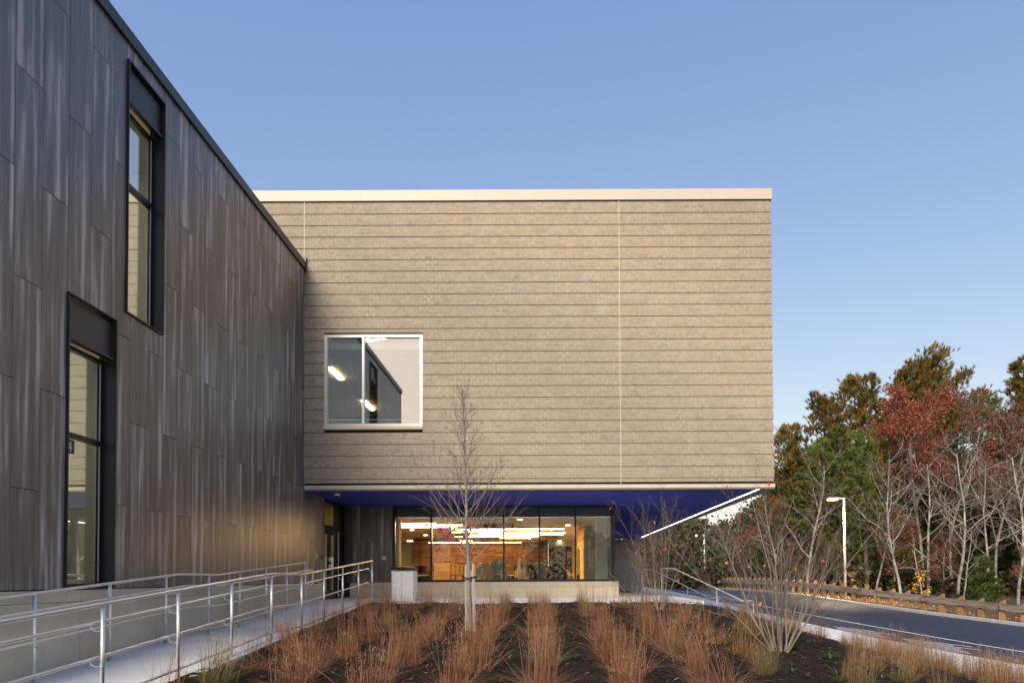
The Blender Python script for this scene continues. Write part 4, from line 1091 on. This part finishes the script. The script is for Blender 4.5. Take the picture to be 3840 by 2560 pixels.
KINDN = {'bare': ('bare_tree', 'bare tree'), 'oak': ('oak_tree', 'red-leaved oak'), 'rus': ('young_oak_tree', 'young oak'), 'pin': ('pine_tree', 'pine')}
def tree(kind, px, top, Y, label, rz=None, protoh=None, wx=1.0, group='trees of the wood beyond the guard rail'):
    x, zt_ = dirpix(px, top, Y); zb_ = zroad(min(x, 30), Y) - .15
    src = PR[kind]
    if kind in used: o = copy_tree(src)
    else: o = src; used[kind] = 1
    name, cat = KINDN[kind[:3] if kind[:3] in KINDN else kind[:4]]
    o.name = name; hgt = PH[kind]
    s = (zt_-zb_)/hgt; o.location = (x, Y, zb_); o.scale = (s*wx, s*wx, s)
    o.rotation_euler = (0, 0, rz if rz is not None else random.Random(px).uniform(0, 6.28)); WORLD[o.name] = Vector((x, Y, zb_))
    tag(o, label, cat.split()[-1] if cat != 'red-leaved oak' else 'oak', group); o['category'] = {'bare_tree':'tree','oak_tree':'oak tree','young_oak_tree':'oak tree','pine_tree':'pine tree'}[name]
TL = [
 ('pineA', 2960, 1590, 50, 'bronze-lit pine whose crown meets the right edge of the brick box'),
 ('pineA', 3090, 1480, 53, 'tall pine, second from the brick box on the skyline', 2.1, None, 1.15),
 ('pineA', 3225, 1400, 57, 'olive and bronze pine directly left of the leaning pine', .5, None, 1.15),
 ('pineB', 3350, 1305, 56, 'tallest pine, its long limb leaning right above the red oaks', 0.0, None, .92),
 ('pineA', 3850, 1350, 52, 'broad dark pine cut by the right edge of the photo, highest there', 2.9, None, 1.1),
 ('pineC', 3700, 1495, 62, 'pine tip showing between the red oaks and the pine at the right edge'),
 ('pineD', 3235, 1610, 45, 'bright green pine directly right of the nearer street lamp', None, None, 1.15),
 ('pineD', 3075, 1650, 47, 'yellow green pine left of the nearer street lamp', None, None, 1.1),
 ('pineC', 2985, 1780, 49, 'dark green pine behind the big shrub', None, None, 1.1),
 ('pineD', 2870, 1880, 56, 'green pine just right of the sky gap under the soffit edge', None, None, 1.1),
 ('pineC', 2805, 1930, 62, 'small dark pine below the sky gap'),
 ('pineD', 2560, 1960, 74, 'yellow green pine left of the distant street lamp', None, None, 1.15),
 ('pineC', 2460, 2000, 70, 'dark pine beside the rear corner of the brick wing', None, None, 1.15),
 ('pineD', 2410, 1930, 84, 'olive pine partly hidden by the rear corner of the brick wing'),
 ('pineC', 3345, 1800, 52, 'mid green pine behind the pale trunks in the middle of the wood', None, None, 1.2),
 ('pineC', 3500, 1850, 55, 'dark pine filling the space behind the russet oak', None, None, 1.2),
 ('pineC', 3620, 1760, 57, 'dark pine behind the forked bare tree', None, None, 1.25),
 ('pineD', 3760, 1820, 56, 'green pine between bare trunks near the right edge', None, None, 1.2),
 ('pineC', 3880, 1800, 50, 'dark green pine at the right edge behind the bare branches', None, None, 1.2),
 ('pineD', 3150, 1600, 49, 'olive yellow pine on the slope of the skyline left of the leaning pine', .7, None, 1.2),
 ('pineC', 3010, 1680, 50, 'full dark pine low on the skyline beside the brick box', 1.7, None, 1.25),
 ('pineD', 3295, 1650, 50, 'bright olive pine crown just left of the leftmost red crown', 2.4, None, 1.15),
 ('pineC', 3560, 1650, 54, 'dark pine crown seen through the forked bare tree', .4, None, 1.3),
 ('pineC', 3740, 1650, 55, 'dark pine seen through bare branches near the right edge', 1.4, None, 1.3),
 ('pineD', 2725, 1985, 74, 'low green pine at the foot of the sky gap', None, None, 1.3),
 ('pineS', 3690, 2085, 38.5, 'low bushy dark green pine right behind the guard rail', None, None, 1.0),
 ('oakA', 3440, 1455, 49, 'tall oak with crimson crown below the leaning pine'),
 ('oakB', 3560, 1480, 48, 'red crowned oak on the skyline, right of the tallest red oak'),
 ('oakA', 3320, 1520, 51, 'red oak with a rounded crown, leftmost of the red crowns', 1.4),
 ('oakB', 3720, 1530, 47, 'dusky red oak crown toward the right edge', 2.2),
 ('oakB', 3850, 1560, 46, 'dusky red oak crown cut by the right edge of the photo', 3.6),
 ('rusB', 3350, 1900, 42, 'slim oak with crimson lower leaves left of the two pale trunks'),
 ('rusA', 3455, 1940, 40.5, 'young oak with tan russet leaves down to the guard rail'),
 ('rusA', 3540, 1990, 41, 'small russet oak right of the other tan-leaved one', 2.5),
 ('rusB', 3850, 2040, 36, 'russet leaved oak at the right edge above the guard rail'),
 ('rusA', 2940, 1700, 52, 'thin oak with dull red upper leaves beside the brick box'),
 ('bareA', 3012, 1640, 44, 'slender white trunk bare tree left of the nearer street lamp'),
 ('bareA', 3130, 1750, 50, 'grey bare tree directly behind the nearer street lamp', 1.0),
 ('bareB', 3372, 1640, 41, 'bare pale tree leaning left in the middle of the wood', 3.0),
 ('bareA', 3468, 1600, 42, 'straight pale bare tree with twin stems behind the russet oak', 2.0),
 ('bareB', 3575, 1590, 40, 'tall forked bare tree leaning right, pale lichened limbs', 0.1),
 ('bareD', 3690, 1620, 41, 'widely branched bare tree over the low bushy pine', 2.7),
 ('bareB', 3800, 1600, 38, 'pale bare tree leaning right, nearest the right edge of the photo', .2),
 ('bareD', 3610, 1930, 38.5, 'low spreading bare tree with long grey boughs reaching right'),
 ('bareC', 2905, 1830, 47, 'bare twiggy tree below the corner of the brick box'),
 ('bareA', 2700, 1900, 66, 'thin bare tree standing in the sky gap under the soffit edge'),
 ('bareC', 2745, 1870, 60, 'bare forked tree against the pale sky gap', 1.1),
 ('bareB', 2620, 1930, 72, 'pale bare tree left of the distant street lamp'),
 ('bareA', 2475, 1960, 66, 'white trunk tree nearest the rear corner of the brick wing'),
 ('bareC', 3270, 1700, 43, 'bare tree with brown twigs between the lamp and the pale trunks'),
 ('bareD', 3900, 1700, 42, 'bare branches entering from the right edge of the photo', 3.3),
]
for a in TL: tree(*a)
# far wood mass and undergrowth (stuff)
def wood_mass(name, spots, label, n_per, cols, kindlabel, trunks=True):
    rng = random.Random(33); b = MB()
    for (x, y, z0, h_) in spots:
        for _ in range(n_per):
            f = rng.random()**.8; r_ = h_*.20*(1.25-f)
            c = Vector((x+rng.gauss(0, r_), y+rng.gauss(0, r_), z0+h_*(.08+.92*f)))
            leafquad(b, c, .27, rng, jit(rng.choice(cols), rng, .35), elong=1.5)
        if trunks: b.tube([(x,y,z0-.5),(x+rng.gauss(0,.3),y,z0+h_*.95)], [.14,.03], 4, cap=False, col=(.16,.14,.12))
    o = b.build(name, M['foliage']); tag(o, label, kindlabel); o['kind'] = 'stuff'; return o
sp = []; rng = random.Random(77)
for px in range(2370, 4300, 17):
    for Y in (64, 78, 95):
        if 2575 < px < 2730 and Y == 64: continue
        top = np.interp(px, [2370, 2580, 2640, 2730, 2800, 2900, 3050, 3300, 3600, 3900, 4300], [1940, 1930, 1985, 2000, 1950, 1860, 1790, 1760, 1740, 1760, 1760]) + rng.uniform(-50, 90)
        x, zt_ = dirpix(px+rng.uniform(-9, 9), top, Y); z0 = -.6; sp.append((x, Y+rng.uniform(-4,4), z0, max(3, zt_-z0)))
wood_mass('distant_woodland', sp, 'deep mass of dark pine wood behind the individual trees', 640, [(.050,.085,.028), (.070,.105,.032), (.085,.080,.036), (.065,.060,.036), (.12,.075,.040)], 'woodland')
sp = []
for i in range(110):
    px = rng.uniform(2430, 4000); Y = rng.uniform(40, 60) if px > 3000 else rng.uniform(55, 80)
    x, _ = dirpix(px, 2000, Y); 
    sp.append((x, Y, zroad(min(x,30), Y)-.2, rng.uniform(.8, 2.4)))
wood_mass('undergrowth', sp, 'brown and dark green undergrowth at the foot of the wood', 110, [(.05,.035,.02), (.035,.045,.015), (.09,.05,.025), (.03,.03,.02)], 'undergrowth', trunks=False)
# wood behind the camera: shades the lower walls at this hour and shows in the glass
sp = []
for i in range(150):
    a = R(rng.uniform(150, 290)); d = rng.uniform(52, 74)
    sp.append((math.sin(a)*d, math.cos(a)*d+8, -1.6, rng.uniform(6.5, 10.5)))
wood_mass('opposite_woodland', sp, 'wood facing the building, seen only in the window reflections', 260, [(.030,.042,.016), (.05,.04,.02), (.07,.035,.02)], 'woodland')
# yellow sapling
t = empty('yellow_sapling', (14.6, 38.0, 0), 'small sapling with bright yellow leaves just behind the guard rail', 'sapling')
x, zt_ = dirpix(3430, 2195, 37.5); t.location = (x, 37.5, zt_-1.1); WORLD[t.name] = Vector((x, 37.5, zt_-1.1)); out = []
grow(out, Vector((x, 37.5, zt_-1.3)), Vector((.1,0,1)), 1.7, .02, 0, dict(wig=[.1,.2,.2], up=[.05,.05,.05], tap=.8, lv=2, n=[7,4], t0=[.2,.2], ang=[50,45], rr=[.6,.6], lr=[.6,.5], rmin=.006), random.Random(4))
tubes(out, M['twig'], 'branches', t); b = MB()
for _ in range(150):
    p_ = random.Random(_).choice(out)[0]; leafquad(b, rng.choice(p_)+Vector((rng.gauss(0,.1),0,rng.gauss(0,.08))), .09, rng, jit((.55,.34,.03), rng))
b.build('foliage', M['foliage'], t)

# ================================================================ young maple with stakes
def leafshape(name, kind, m):
    if kind == 'maple': pts = [(0,0),(.25,-.12),(.35,.05),(.62,-.05),(.5,.3),(.85,.5),(.42,.62),(.35,.8),(0,1.2),(-.35,.8),(-.42,.62),(-.85,.5),(-.5,.3),(-.62,-.05),(-.35,.05),(-.25,-.12)]
    else: pts = [(0,0),(.2,.25),(.28,.6),(.2,.95),(0,1.25),(-.2,.95),(-.28,.6),(-.2,.25)]
    me = bpy.data.meshes.new(name); n_ = len(pts)
    me.from_pydata([(q[0], abs(q[0])*.35, q[1]) for q in pts] + [(0, .05, .5)], [], [(i, (i+1) % n_, n_) for i in range(n_)]); me.materials.append(m); me.update(); return me
LM = [leafshape('leaf', 'maple', M['leaf_red']), leafshape('leaf', 'oval', M['leaf_red']), leafshape('leaf', 'oval', M['leaf_orange']), leafshape('leaf', 'oval', mat('olive_leaf', (.13,.16,.05), rough=.5))]
def put_leaf(parent, me, pos, s, rng):
    o = piece('leaf', me, parent, pos); o.rotation_euler = (R(rng.uniform(120, 240)), R(rng.uniform(-50,50)), rng.uniform(-1.2,1.2)); o.scale = (s, s, s)
TY = 12.3; tx, _ = dirpix(1764, 2368, TY); tz = H(tx, TY)
MT = empty('young_maple', (tx, TY, tz), 'young staked maple, nearly bare, with a few crimson leaves, amid the grass bed', 'tree')
rng = random.Random(12); out = []
hT = z_rel(3.42) - tz; trunk = []
for i in range(13):
    f = i/12; trunk.append(Vector((tx - .13*f*1.0 + .012*math.sin(i*2.1), TY+.01*math.cos(i*1.7), tz-.1 + (hT+.1)*f)))
trad = [.043*(1-f*.92)+.003 for f in [i/12 for i in range(13)]]
MB().tube(trunk, trad, 10, cap=False).build('trunk', M['bark_young'], MT, smooth=True)
prm = dict(wig=[.08,.11,.15,.16], up=[.05,.05,.05,.03], tap=.75, lv=2, n=[8,4], t0=[.2,.25], ang=[34,36], rr=[.6,.65], lr=[.48,.5], rmin=.0028)
nb = 44
for k in range(nb):
    f = .29 + .69*(k/nb); i = min(11, int(f*12)); base = trunk[i].lerp(trunk[i+1], f*12-i)
    az = k*2.399 + rng.uniform(-.3,.3); low = (f-.29)/.69
    env = float(np.interp(low, [0, .15, .30, .40, .5, .62, .8, 1], [1.6, 1.65, 1.2, .5, .75, .75, .55, .3]))
    d = Vector((math.cos(az), math.sin(az)*.8, .75 + 1.1*low))
    L_ = env*rng.uniform(.7,1.12)*(.95 if low > .1 else 1.0)
    grow(out, base, d, L_, max(.0045, .0115*(1-low*.6)), 0, prm, rng)
tubes([x for x in out if x[2] == 0], M['bark_young'], 'branches', MT, nside=(5,4,3)); tubes([x for x in out if x[2] > 0], M['twig'], 'twigs', MT, nside=(4,3,3))
lowtw = [x for x in out if x[2] > 0 and tz + .30*hT < x[0][0].z < tz + .50*hT and x[0][0].x < tx+.15]
lowp = [v for x in out if x[2] > 0 for v in x[0][1:] if tz+.27*hT < v.z < tz+.44*hT and v.x < tx+.1] or [v for x in lowtw for v in x[0]]
for q in range(26):
    put_leaf(MT, LM[0], rng.choice(lowp), rng.uniform(.045,.07), rng)
for (px, dz, lb) in ((1748, .0, 'weathered timber stake left of the young maple trunk'), (1780, .0, 'weathered timber stake right of the young maple trunk')):
    x, _ = dirpix(px, 2350, TY); y_ = TY+(.05 if px < 1760 else -.05); z0 = H(x, y_); b = MB()
    xt, ztp = dirpix(px-4 if px > 1760 else px, 2114, TY)
    b.tube([(x, y_, z0-.2), (xt, y_, ztp)], .027, 4); o = b.build('tree_stake', M['stake']); tag(o, lb, 'stake', 'stakes of the young maple')
_, ztie = dirpix(1764, 2163, TY)
o = MB().tube([(tx-.16, TY+.03, ztie+.02), (tx-.08, TY-.07, ztie-.01), (tx+.0, TY-.075, ztie-.02), (tx+.09, TY-.09, ztie+.01), (tx+.11, TY-.02, ztie), (tx, TY+.07, ztie-.005), (tx-.12, TY+.09, ztie), (tx-.16, TY+.03, ztie+.02)], .012, 6).build('tree_tie', mat('dark_green_strap', (.01,.02,.012), rough=.6))
tag(o, 'dark green strap tying the young maple to its stakes', 'tree tie')

# ================================================================ shrubs
def shrub(px, py, Y, hgt, seed, nst, spread, label, nleaf, rbase=.028):
    x0_, _ = dirpix(px, py, Y); z0 = H(x0_, Y); rng = random.Random(seed)
    t = empty('bare_shrub', (x0_, Y, z0), label, 'shrub', 'leafless shrubs in the planting bed'); out = []
    prm = dict(wig=[.10,.14,.17,.18], up=[.08,.07,.05,.04], tap=.8, lv=3, n=[8,6,3], t0=[.15,.15,.2], ang=[27,36,40], rr=[.48,.58,.62], lr=[.55,.5,.45], rmin=.0024)
    for k in range(nst):
        az = k*2.399+rng.uniform(-.3,.3); sp_ = spread*math.sqrt((k+.5)/nst)*rng.uniform(.7,1.15)
        d = Vector((math.cos(az)*sp_, math.sin(az)*sp_, 1)); b0 = Vector((x0_+math.cos(az)*.12*spread, Y+math.sin(az)*.12*spread, z0-.05))
        grow(out, b0, d, hgt*rng.uniform(.62,1.02)*(1-.12*sp_), rbase*rng.uniform(.5,1.1), 0, prm, rng)
    tubes([q for q in out if q[2] == 0], M['shrub_bark'], 'stems', t, nside=(7,5,4)); tubes([q for q in out if q[2] == 1], M['shrub_bark'], 'branches', t, nside=(4,4,3)); tubes([q for q in out if q[2] > 1], M['twig'], 'twigs', t, nside=(3,3,3))['kind'] = 'stuff'
    pool = [q for q in out if q[2] >= 2]
    for _ in range(nleaf): put_leaf(t, rng.choice(LM[1:] + [LM[1], LM[2]]), rng.choice(rng.choice(pool)[0][1:]), rng.uniform(.045,.075), rng)
shrub(2925, 2500, 10.6, 2.75, 41, 19, .85, 'large multi-stemmed bare shrub with scattered red leaves, in front of the road', 34, .0155)
shrub(2474, 2305, 15.6, 2.75, 42, 11, .46, 'upright bare shrub in front of the stair handrails and soffit corner', 22, .012)
shrub(2400, 2290, 16.3, 1.9, 43, 5, .75, 'thin low bare shrub at the right corner of the library plinth', 7, .010)

# ================================================================ grasses
def make_clump(seed, n, h, spread, c_stem, c_base, c_tip, nbase, name='grass_clump'):
    rng = random.Random(seed); b = MB()
    lean0 = (rng.gauss(0,.09), rng.gauss(0,.07))
    def blade(x, y, hh, lx_, ly_, wd, c0, c1, curl, k=3, head=0):
        a = rng.uniform(0, 3.14); ux, uy = math.cos(a)*wd, math.sin(a)*wd; pts = []
        for i in range(k+1):
            f = i/k; z = hh*(f - curl*f*f*.5); ox = lx_*hh*(f + curl*f*f); oy = ly_*hh*(f + curl*f*f); pts.append((x+ox, y+oy, z, 1-.7*f))
        for i in range(k):
            p, q = pts[i], pts[i+1]; f = (i+.5)/k; col = tuple(c0[j]*(1-f)+c1[j]*f for j in range(3))
            b.add([(p[0]-ux*p[3], p[1]-uy*p[3], p[2]), (p[0]+ux*p[3], p[1]+uy*p[3], p[2]), (q[0]+ux*q[3], q[1]+uy*q[3], q[2]), (q[0]-ux*q[3], q[1]-uy*q[3], q[2])], [(0,1,2,3)], col)
        if head:
            e = pts[-1]
            for j in range(head):
                zz = e[2] - hh*.33*rng.random(); f = zz/hh; sx = rng.gauss(0,.012); xx = x+lx_*hh*(f+curl*f*f)+sx; yy = y+ly_*hh*(f+curl*f*f)+rng.gauss(0,.012); s_ = rng.uniform(.018,.04)
                b.add([(xx-.0035,yy,zz),(xx+.0035,yy,zz),(xx+sx*1.2,yy+rng.gauss(0,.006),zz+s_)], [(0,1,2)], jit(c_tip, rng, .2))
    for _ in range(n):
        a = rng.uniform(0, 6.283); r_ = rng.random()**.6*.19*spread; x, y = math.cos(a)*r_, math.sin(a)*r_
        lx_ = lean0[0] + math.cos(a)*r_*.35 + rng.gauss(0,.07); ly_ = lean0[1] + math.sin(a)*r_*.35 + rng.gauss(0,.07)
        if rng.random() < .14: lx_ += rng.gauss(0,.38); ly_ += rng.gauss(0,.38)
        blade(x, y, h*(rng.uniform(.40,.85) if rng.random() < .6 else rng.uniform(.75,1.12)), lx_, ly_, rng.uniform(.0022,.0036), jit(rng.choice(c_stem), rng), jit(c_tip if rng.random() < .4 else rng.choice(c_stem), rng), rng.uniform(0,.25), 3, 3 if rng.random() < .35 else 0)
    for _ in range(nbase):
        a = rng.uniform(0, 6.283); r_ = rng.random()*.15*spread; x, y = math.cos(a)*r_, math.sin(a)*r_
        lk = rng.uniform(.25, 1.0); blade(x, y, h*rng.uniform(.22,.48), math.cos(a)*lk, math.sin(a)*lk, rng.uniform(.002,.0034), jit(rng.choice(c_base), rng), jit(rng.choice(c_base), rng), rng.uniform(.4,1.1), 3)
    me = bpy.data.meshes.new(name); me.from_pydata(b.v, [], b.f); me.materials.append(M['grass']); set_col(me, b.c); me.update(); return me
RS = [(.27,.088,.045), (.22,.070,.038), (.34,.135,.072), (.18,.065,.036), (.30,.155,.08), (.20,.13,.055)]; RB = [(.36,.20,.13), (.29,.14,.09), (.40,.24,.16)]; RT = (.44,.25,.16)
GS = [(.17,.17,.06), (.25,.16,.075), (.12,.15,.055), (.30,.16,.08)]; GB = [(.10,.16,.045), (.16,.19,.06), (.26,.22,.10)]
OS = [(.30,.15,.06), (.24,.14,.06), (.34,.18,.08)]
CL = [make_clump(100+i, (80, 115, 60, 105, 45, 90, 32, 120)[i], (.84,.66,.92,.60,.86,.50,.95,.74)[i], (.8,1.1,.7,1.2,.9,1.0,.8,1.3)[i], RS, RB, RT, (150,190,120,180,130,200,90,150)[i]) for i in range(8)]
CG = [make_clump(120+i, 130, .62, .9, GS, GB, (.42,.32,.18), 190, 'green_grass_clump') for i in range(3)]
CO_ = [make_clump(130+i, 150, .70, 1.0, OS, [(.30,.20,.10),(.15,.16,.06)], (.50,.33,.19), 170) for i in range(3)]
ORD = ['first','second','third','fourth','fifth','sixth','seventh','eighth','ninth','tenth','eleventh','twelfth','thirteenth','fourteenth','fifteenth','sixteenth','seventeenth','eighteenth','nineteenth','twentieth']
grng = random.Random(19)
rowsY = [7.5, 7.95, 8.4, 8.9, 9.4, 9.9, 10.4, 10.95, 11.5, 12.05, 12.6, 13.2, 13.8, 14.4, 15.0, 15.6, 16.2, 16.8, 17.2]
cg = 0
for ri, y0 in enumerate(rowsY):
    x = -3.86; ci = 0
    while x < min(xI(y0) - .35, 9.5):
        jx, jy = grng.gauss(0, .09), grng.gauss(0, .24); X_, Y_ = x+jx, y0+jy
        x += .96
        if X_ < -4.15: X_ = -4.1
        if Y_ > 17.3: Y_ = 17.25
        if abs(X_-tx) < .34 and abs(Y_-TY) < .5: continue
        if abs(X_-3.75) < .4 and abs(Y_-10.6) < .45: continue
        if grng.random() < .22: continue
        r_ = grng.random(); right = X_ > 2.2
        if y0 > 15.3 and X_ > -2.8: sel = CG if r_ < .55 else CL
        elif right: sel = CO_ if r_ < .45 else (CG if r_ < .65 else CL)
        else: sel = CL if r_ < .88 else CG
        if right and grng.random() < .38: ci += 0; continue
        me = grng.choice(sel); nm = 'grass_clump'
        o = bpy.data.objects.new(nm, me); COL.objects.link(o); s = grng.uniform(.66, 1.2) * lerp(Y_, [8, 13, 17], [1.0, .9, .72]) * (.78 if right else 1)
        o.location = (X_, Y_, H(X_, Y_)-.02); o.rotation_euler = (0, 0, grng.uniform(0, 6.283)); o.scale = (s*grng.uniform(.9,1.15), s*grng.uniform(.9,1.15), s)
        kind = 'reddish brown' if sel is CL else ('green and tan' if sel is CG else 'orange brown')
        tag(o, f'{kind} grass clump, {ORD[ci]} from the ramp in the {ORD[ri]} row back', 'ornamental grass', 'ornamental grass clumps in the mulch bed'); ci += 1
# extra clumps along the sidewalk edge, leaning over it
for i in range(36):
    Y_ = 13.0 + (i//2)*.62 + grng.uniform(-.15,.15); X_ = xI(Y_) - (.3 if i % 2 else .85) + grng.gauss(0,.12)
    if Y_ > 22.2 and Y_ < 26.3: continue
    me = grng.choice(CO_ + CG[:1]); o = bpy.data.objects.new('grass_clump', me); COL.objects.link(o)
    s = grng.uniform(.95, 1.35) if Y_ < 19 else grng.uniform(.5, .85); o.location = (X_, Y_, H(X_, Y_)-.02); o.rotation_euler = (0,0,grng.uniform(0,6.28)); o.scale = (s*1.15, s*1.15, s)
    tag(o, f'orange brown grass clump at the sidewalk edge, {ORD[i//2]} along the {"outer" if i % 2 else "inner"} line', 'ornamental grass', 'ornamental grass clumps beside the sidewalk')
# weeds
def make_weed(seed, name='green_weed'):
    rng = random.Random(seed); b = MB()
    for _ in range(26):
        a = rng.uniform(0,6.283); L_ = rng.uniform(.09,.22); w_ = rng.uniform(.004,.011); up = rng.uniform(.4,1.4)
        d = Vector((math.cos(a), math.sin(a), up)).normalized(); u = Vector((-math.sin(a), math.cos(a), 0))*w_
        p0 = Vector((0,0,0)); p1 = d*L_*.55; p2 = d*L_ + Vector((math.cos(a)*.03, math.sin(a)*.03, -.03)); c = jit((.075,.135,.03), rng, .3)
        b.add([p0-u*.5, p0+u*.5, p1+u, p1-u], [(0,1,2,3)], c); b.add([p1-u, p1+u, p2], [(0,1,2)], c)
    me = bpy.data.meshes.new(name); me.from_pydata(b.v, [], b.f); me.materials.append(M['grass']); set_col(me, b.c); me.update(); return me
WD = [make_weed(300+i) for i in range(3)]
weeds = []
for i in range(90):
    X_ = grng.uniform(-4.1, 5.5); Y_ = grng.uniform(7.8, 17.2); o = bpy.data.objects.new('green_weed', grng.choice(WD)); COL.objects.link(o)
    o.location = (X_, Y_, H(X_, Y_)); s = grng.uniform(.5, 1.15); o.scale = (s,s,s); o.rotation_euler = (0,0,grng.uniform(0,6.28))
    weeds.append(o)
weeds.sort(key=lambda q: q.location.y)
for b_ in range(6):
    for i_, o in enumerate(sorted(weeds[b_*15:(b_+1)*15], key=lambda q: q.location.x)):
        tag(o, f'small green weed tuft, {ORD[i_]} from the ramp in the {ORD[b_]} band of weeds back', 'weed', 'green weeds in the mulch')
# bark chips and fallen leaves as ground cover
b = MB(); crng = random.Random(55)
for _ in range(22000):
    X_ = crng.uniform(-4.35, 8.5); Y_ = crng.uniform(6.5, 17.55)
    if X_ > xI(Y_)-.1: continue
    z = H(X_, Y_)+crng.uniform(.004,.03); a = crng.uniform(0,6.28); L_ = crng.uniform(.012,.04); w_ = crng.uniform(.004,.010); tz_ = crng.uniform(-.4,.4)
    c = crng.choice([(.018,.012,.009),(.035,.022,.015),(.055,.033,.022),(.012,.009,.008),(.085,.055,.036)]) if crng.random() < .97 else (.22,.17,.12)
    dx_, dy_ = math.cos(a)*L_, math.sin(a)*L_; ux, uy = -math.sin(a)*w_, math.cos(a)*w_
    b.add([(X_-dx_-ux,Y_-dy_-uy,z-L_*tz_),(X_+dx_-ux,Y_+dy_-uy,z+L_*tz_),(X_+dx_+ux,Y_+dy_+uy,z+L_*tz_+.004),(X_-dx_+ux,Y_-dy_+uy,z-L_*tz_+.004)], [(0,1,2,3)], c)
o = b.build('mulch_chips', M['chips']); tag(o, 'loose dark bark chips covering the planting bed', 'mulch'); o['kind'] = 'stuff'
b = MB(); GG = resample(G_L, step=.25)
for _ in range(9000):
    k = crng.randrange(len(GG)); p = GG[k]
    if p[1] > 75: continue
    X_ = p[0]+crng.uniform(-.4, 3.6); Y_ = p[1]+crng.uniform(-.3, 1.2)
    kk = int(np.argmin(np.hypot(K[:,0]-X_, K[:,1]-Y_))); 
    z = zroad(*K[kk])+.13; d = np.hypot(*(K[kk]-np.array([X_, Y_])))
    if np.dot(np.array([X_,Y_])-K[kk], G[kk]-K[kk]) < 0 or d < .2: continue
    z += float(np.interp(d, [0,.6,1.5,3,6], [0,0,-.06,-.2,-.35])) + .01
    leafquad(b, Vector((X_, Y_, z)), .075, crng, jit(crng.choice([(.42,.29,.17),(.30,.18,.10),(.50,.38,.26),(.22,.11,.06)]), crng, .2))
o = b.build('fallen_leaves', M['foliage']); tag(o, 'tan fallen leaves scattered behind the kerb', 'fallen leaves'); o['kind'] = 'stuff'
for o in [x for x in PR.values() if x.name not in [y.name for y in COL.objects if 'label' in y]]:
    for ch in list(o.children): bpy.data.objects.remove(ch)
    bpy.data.objects.remove(o)
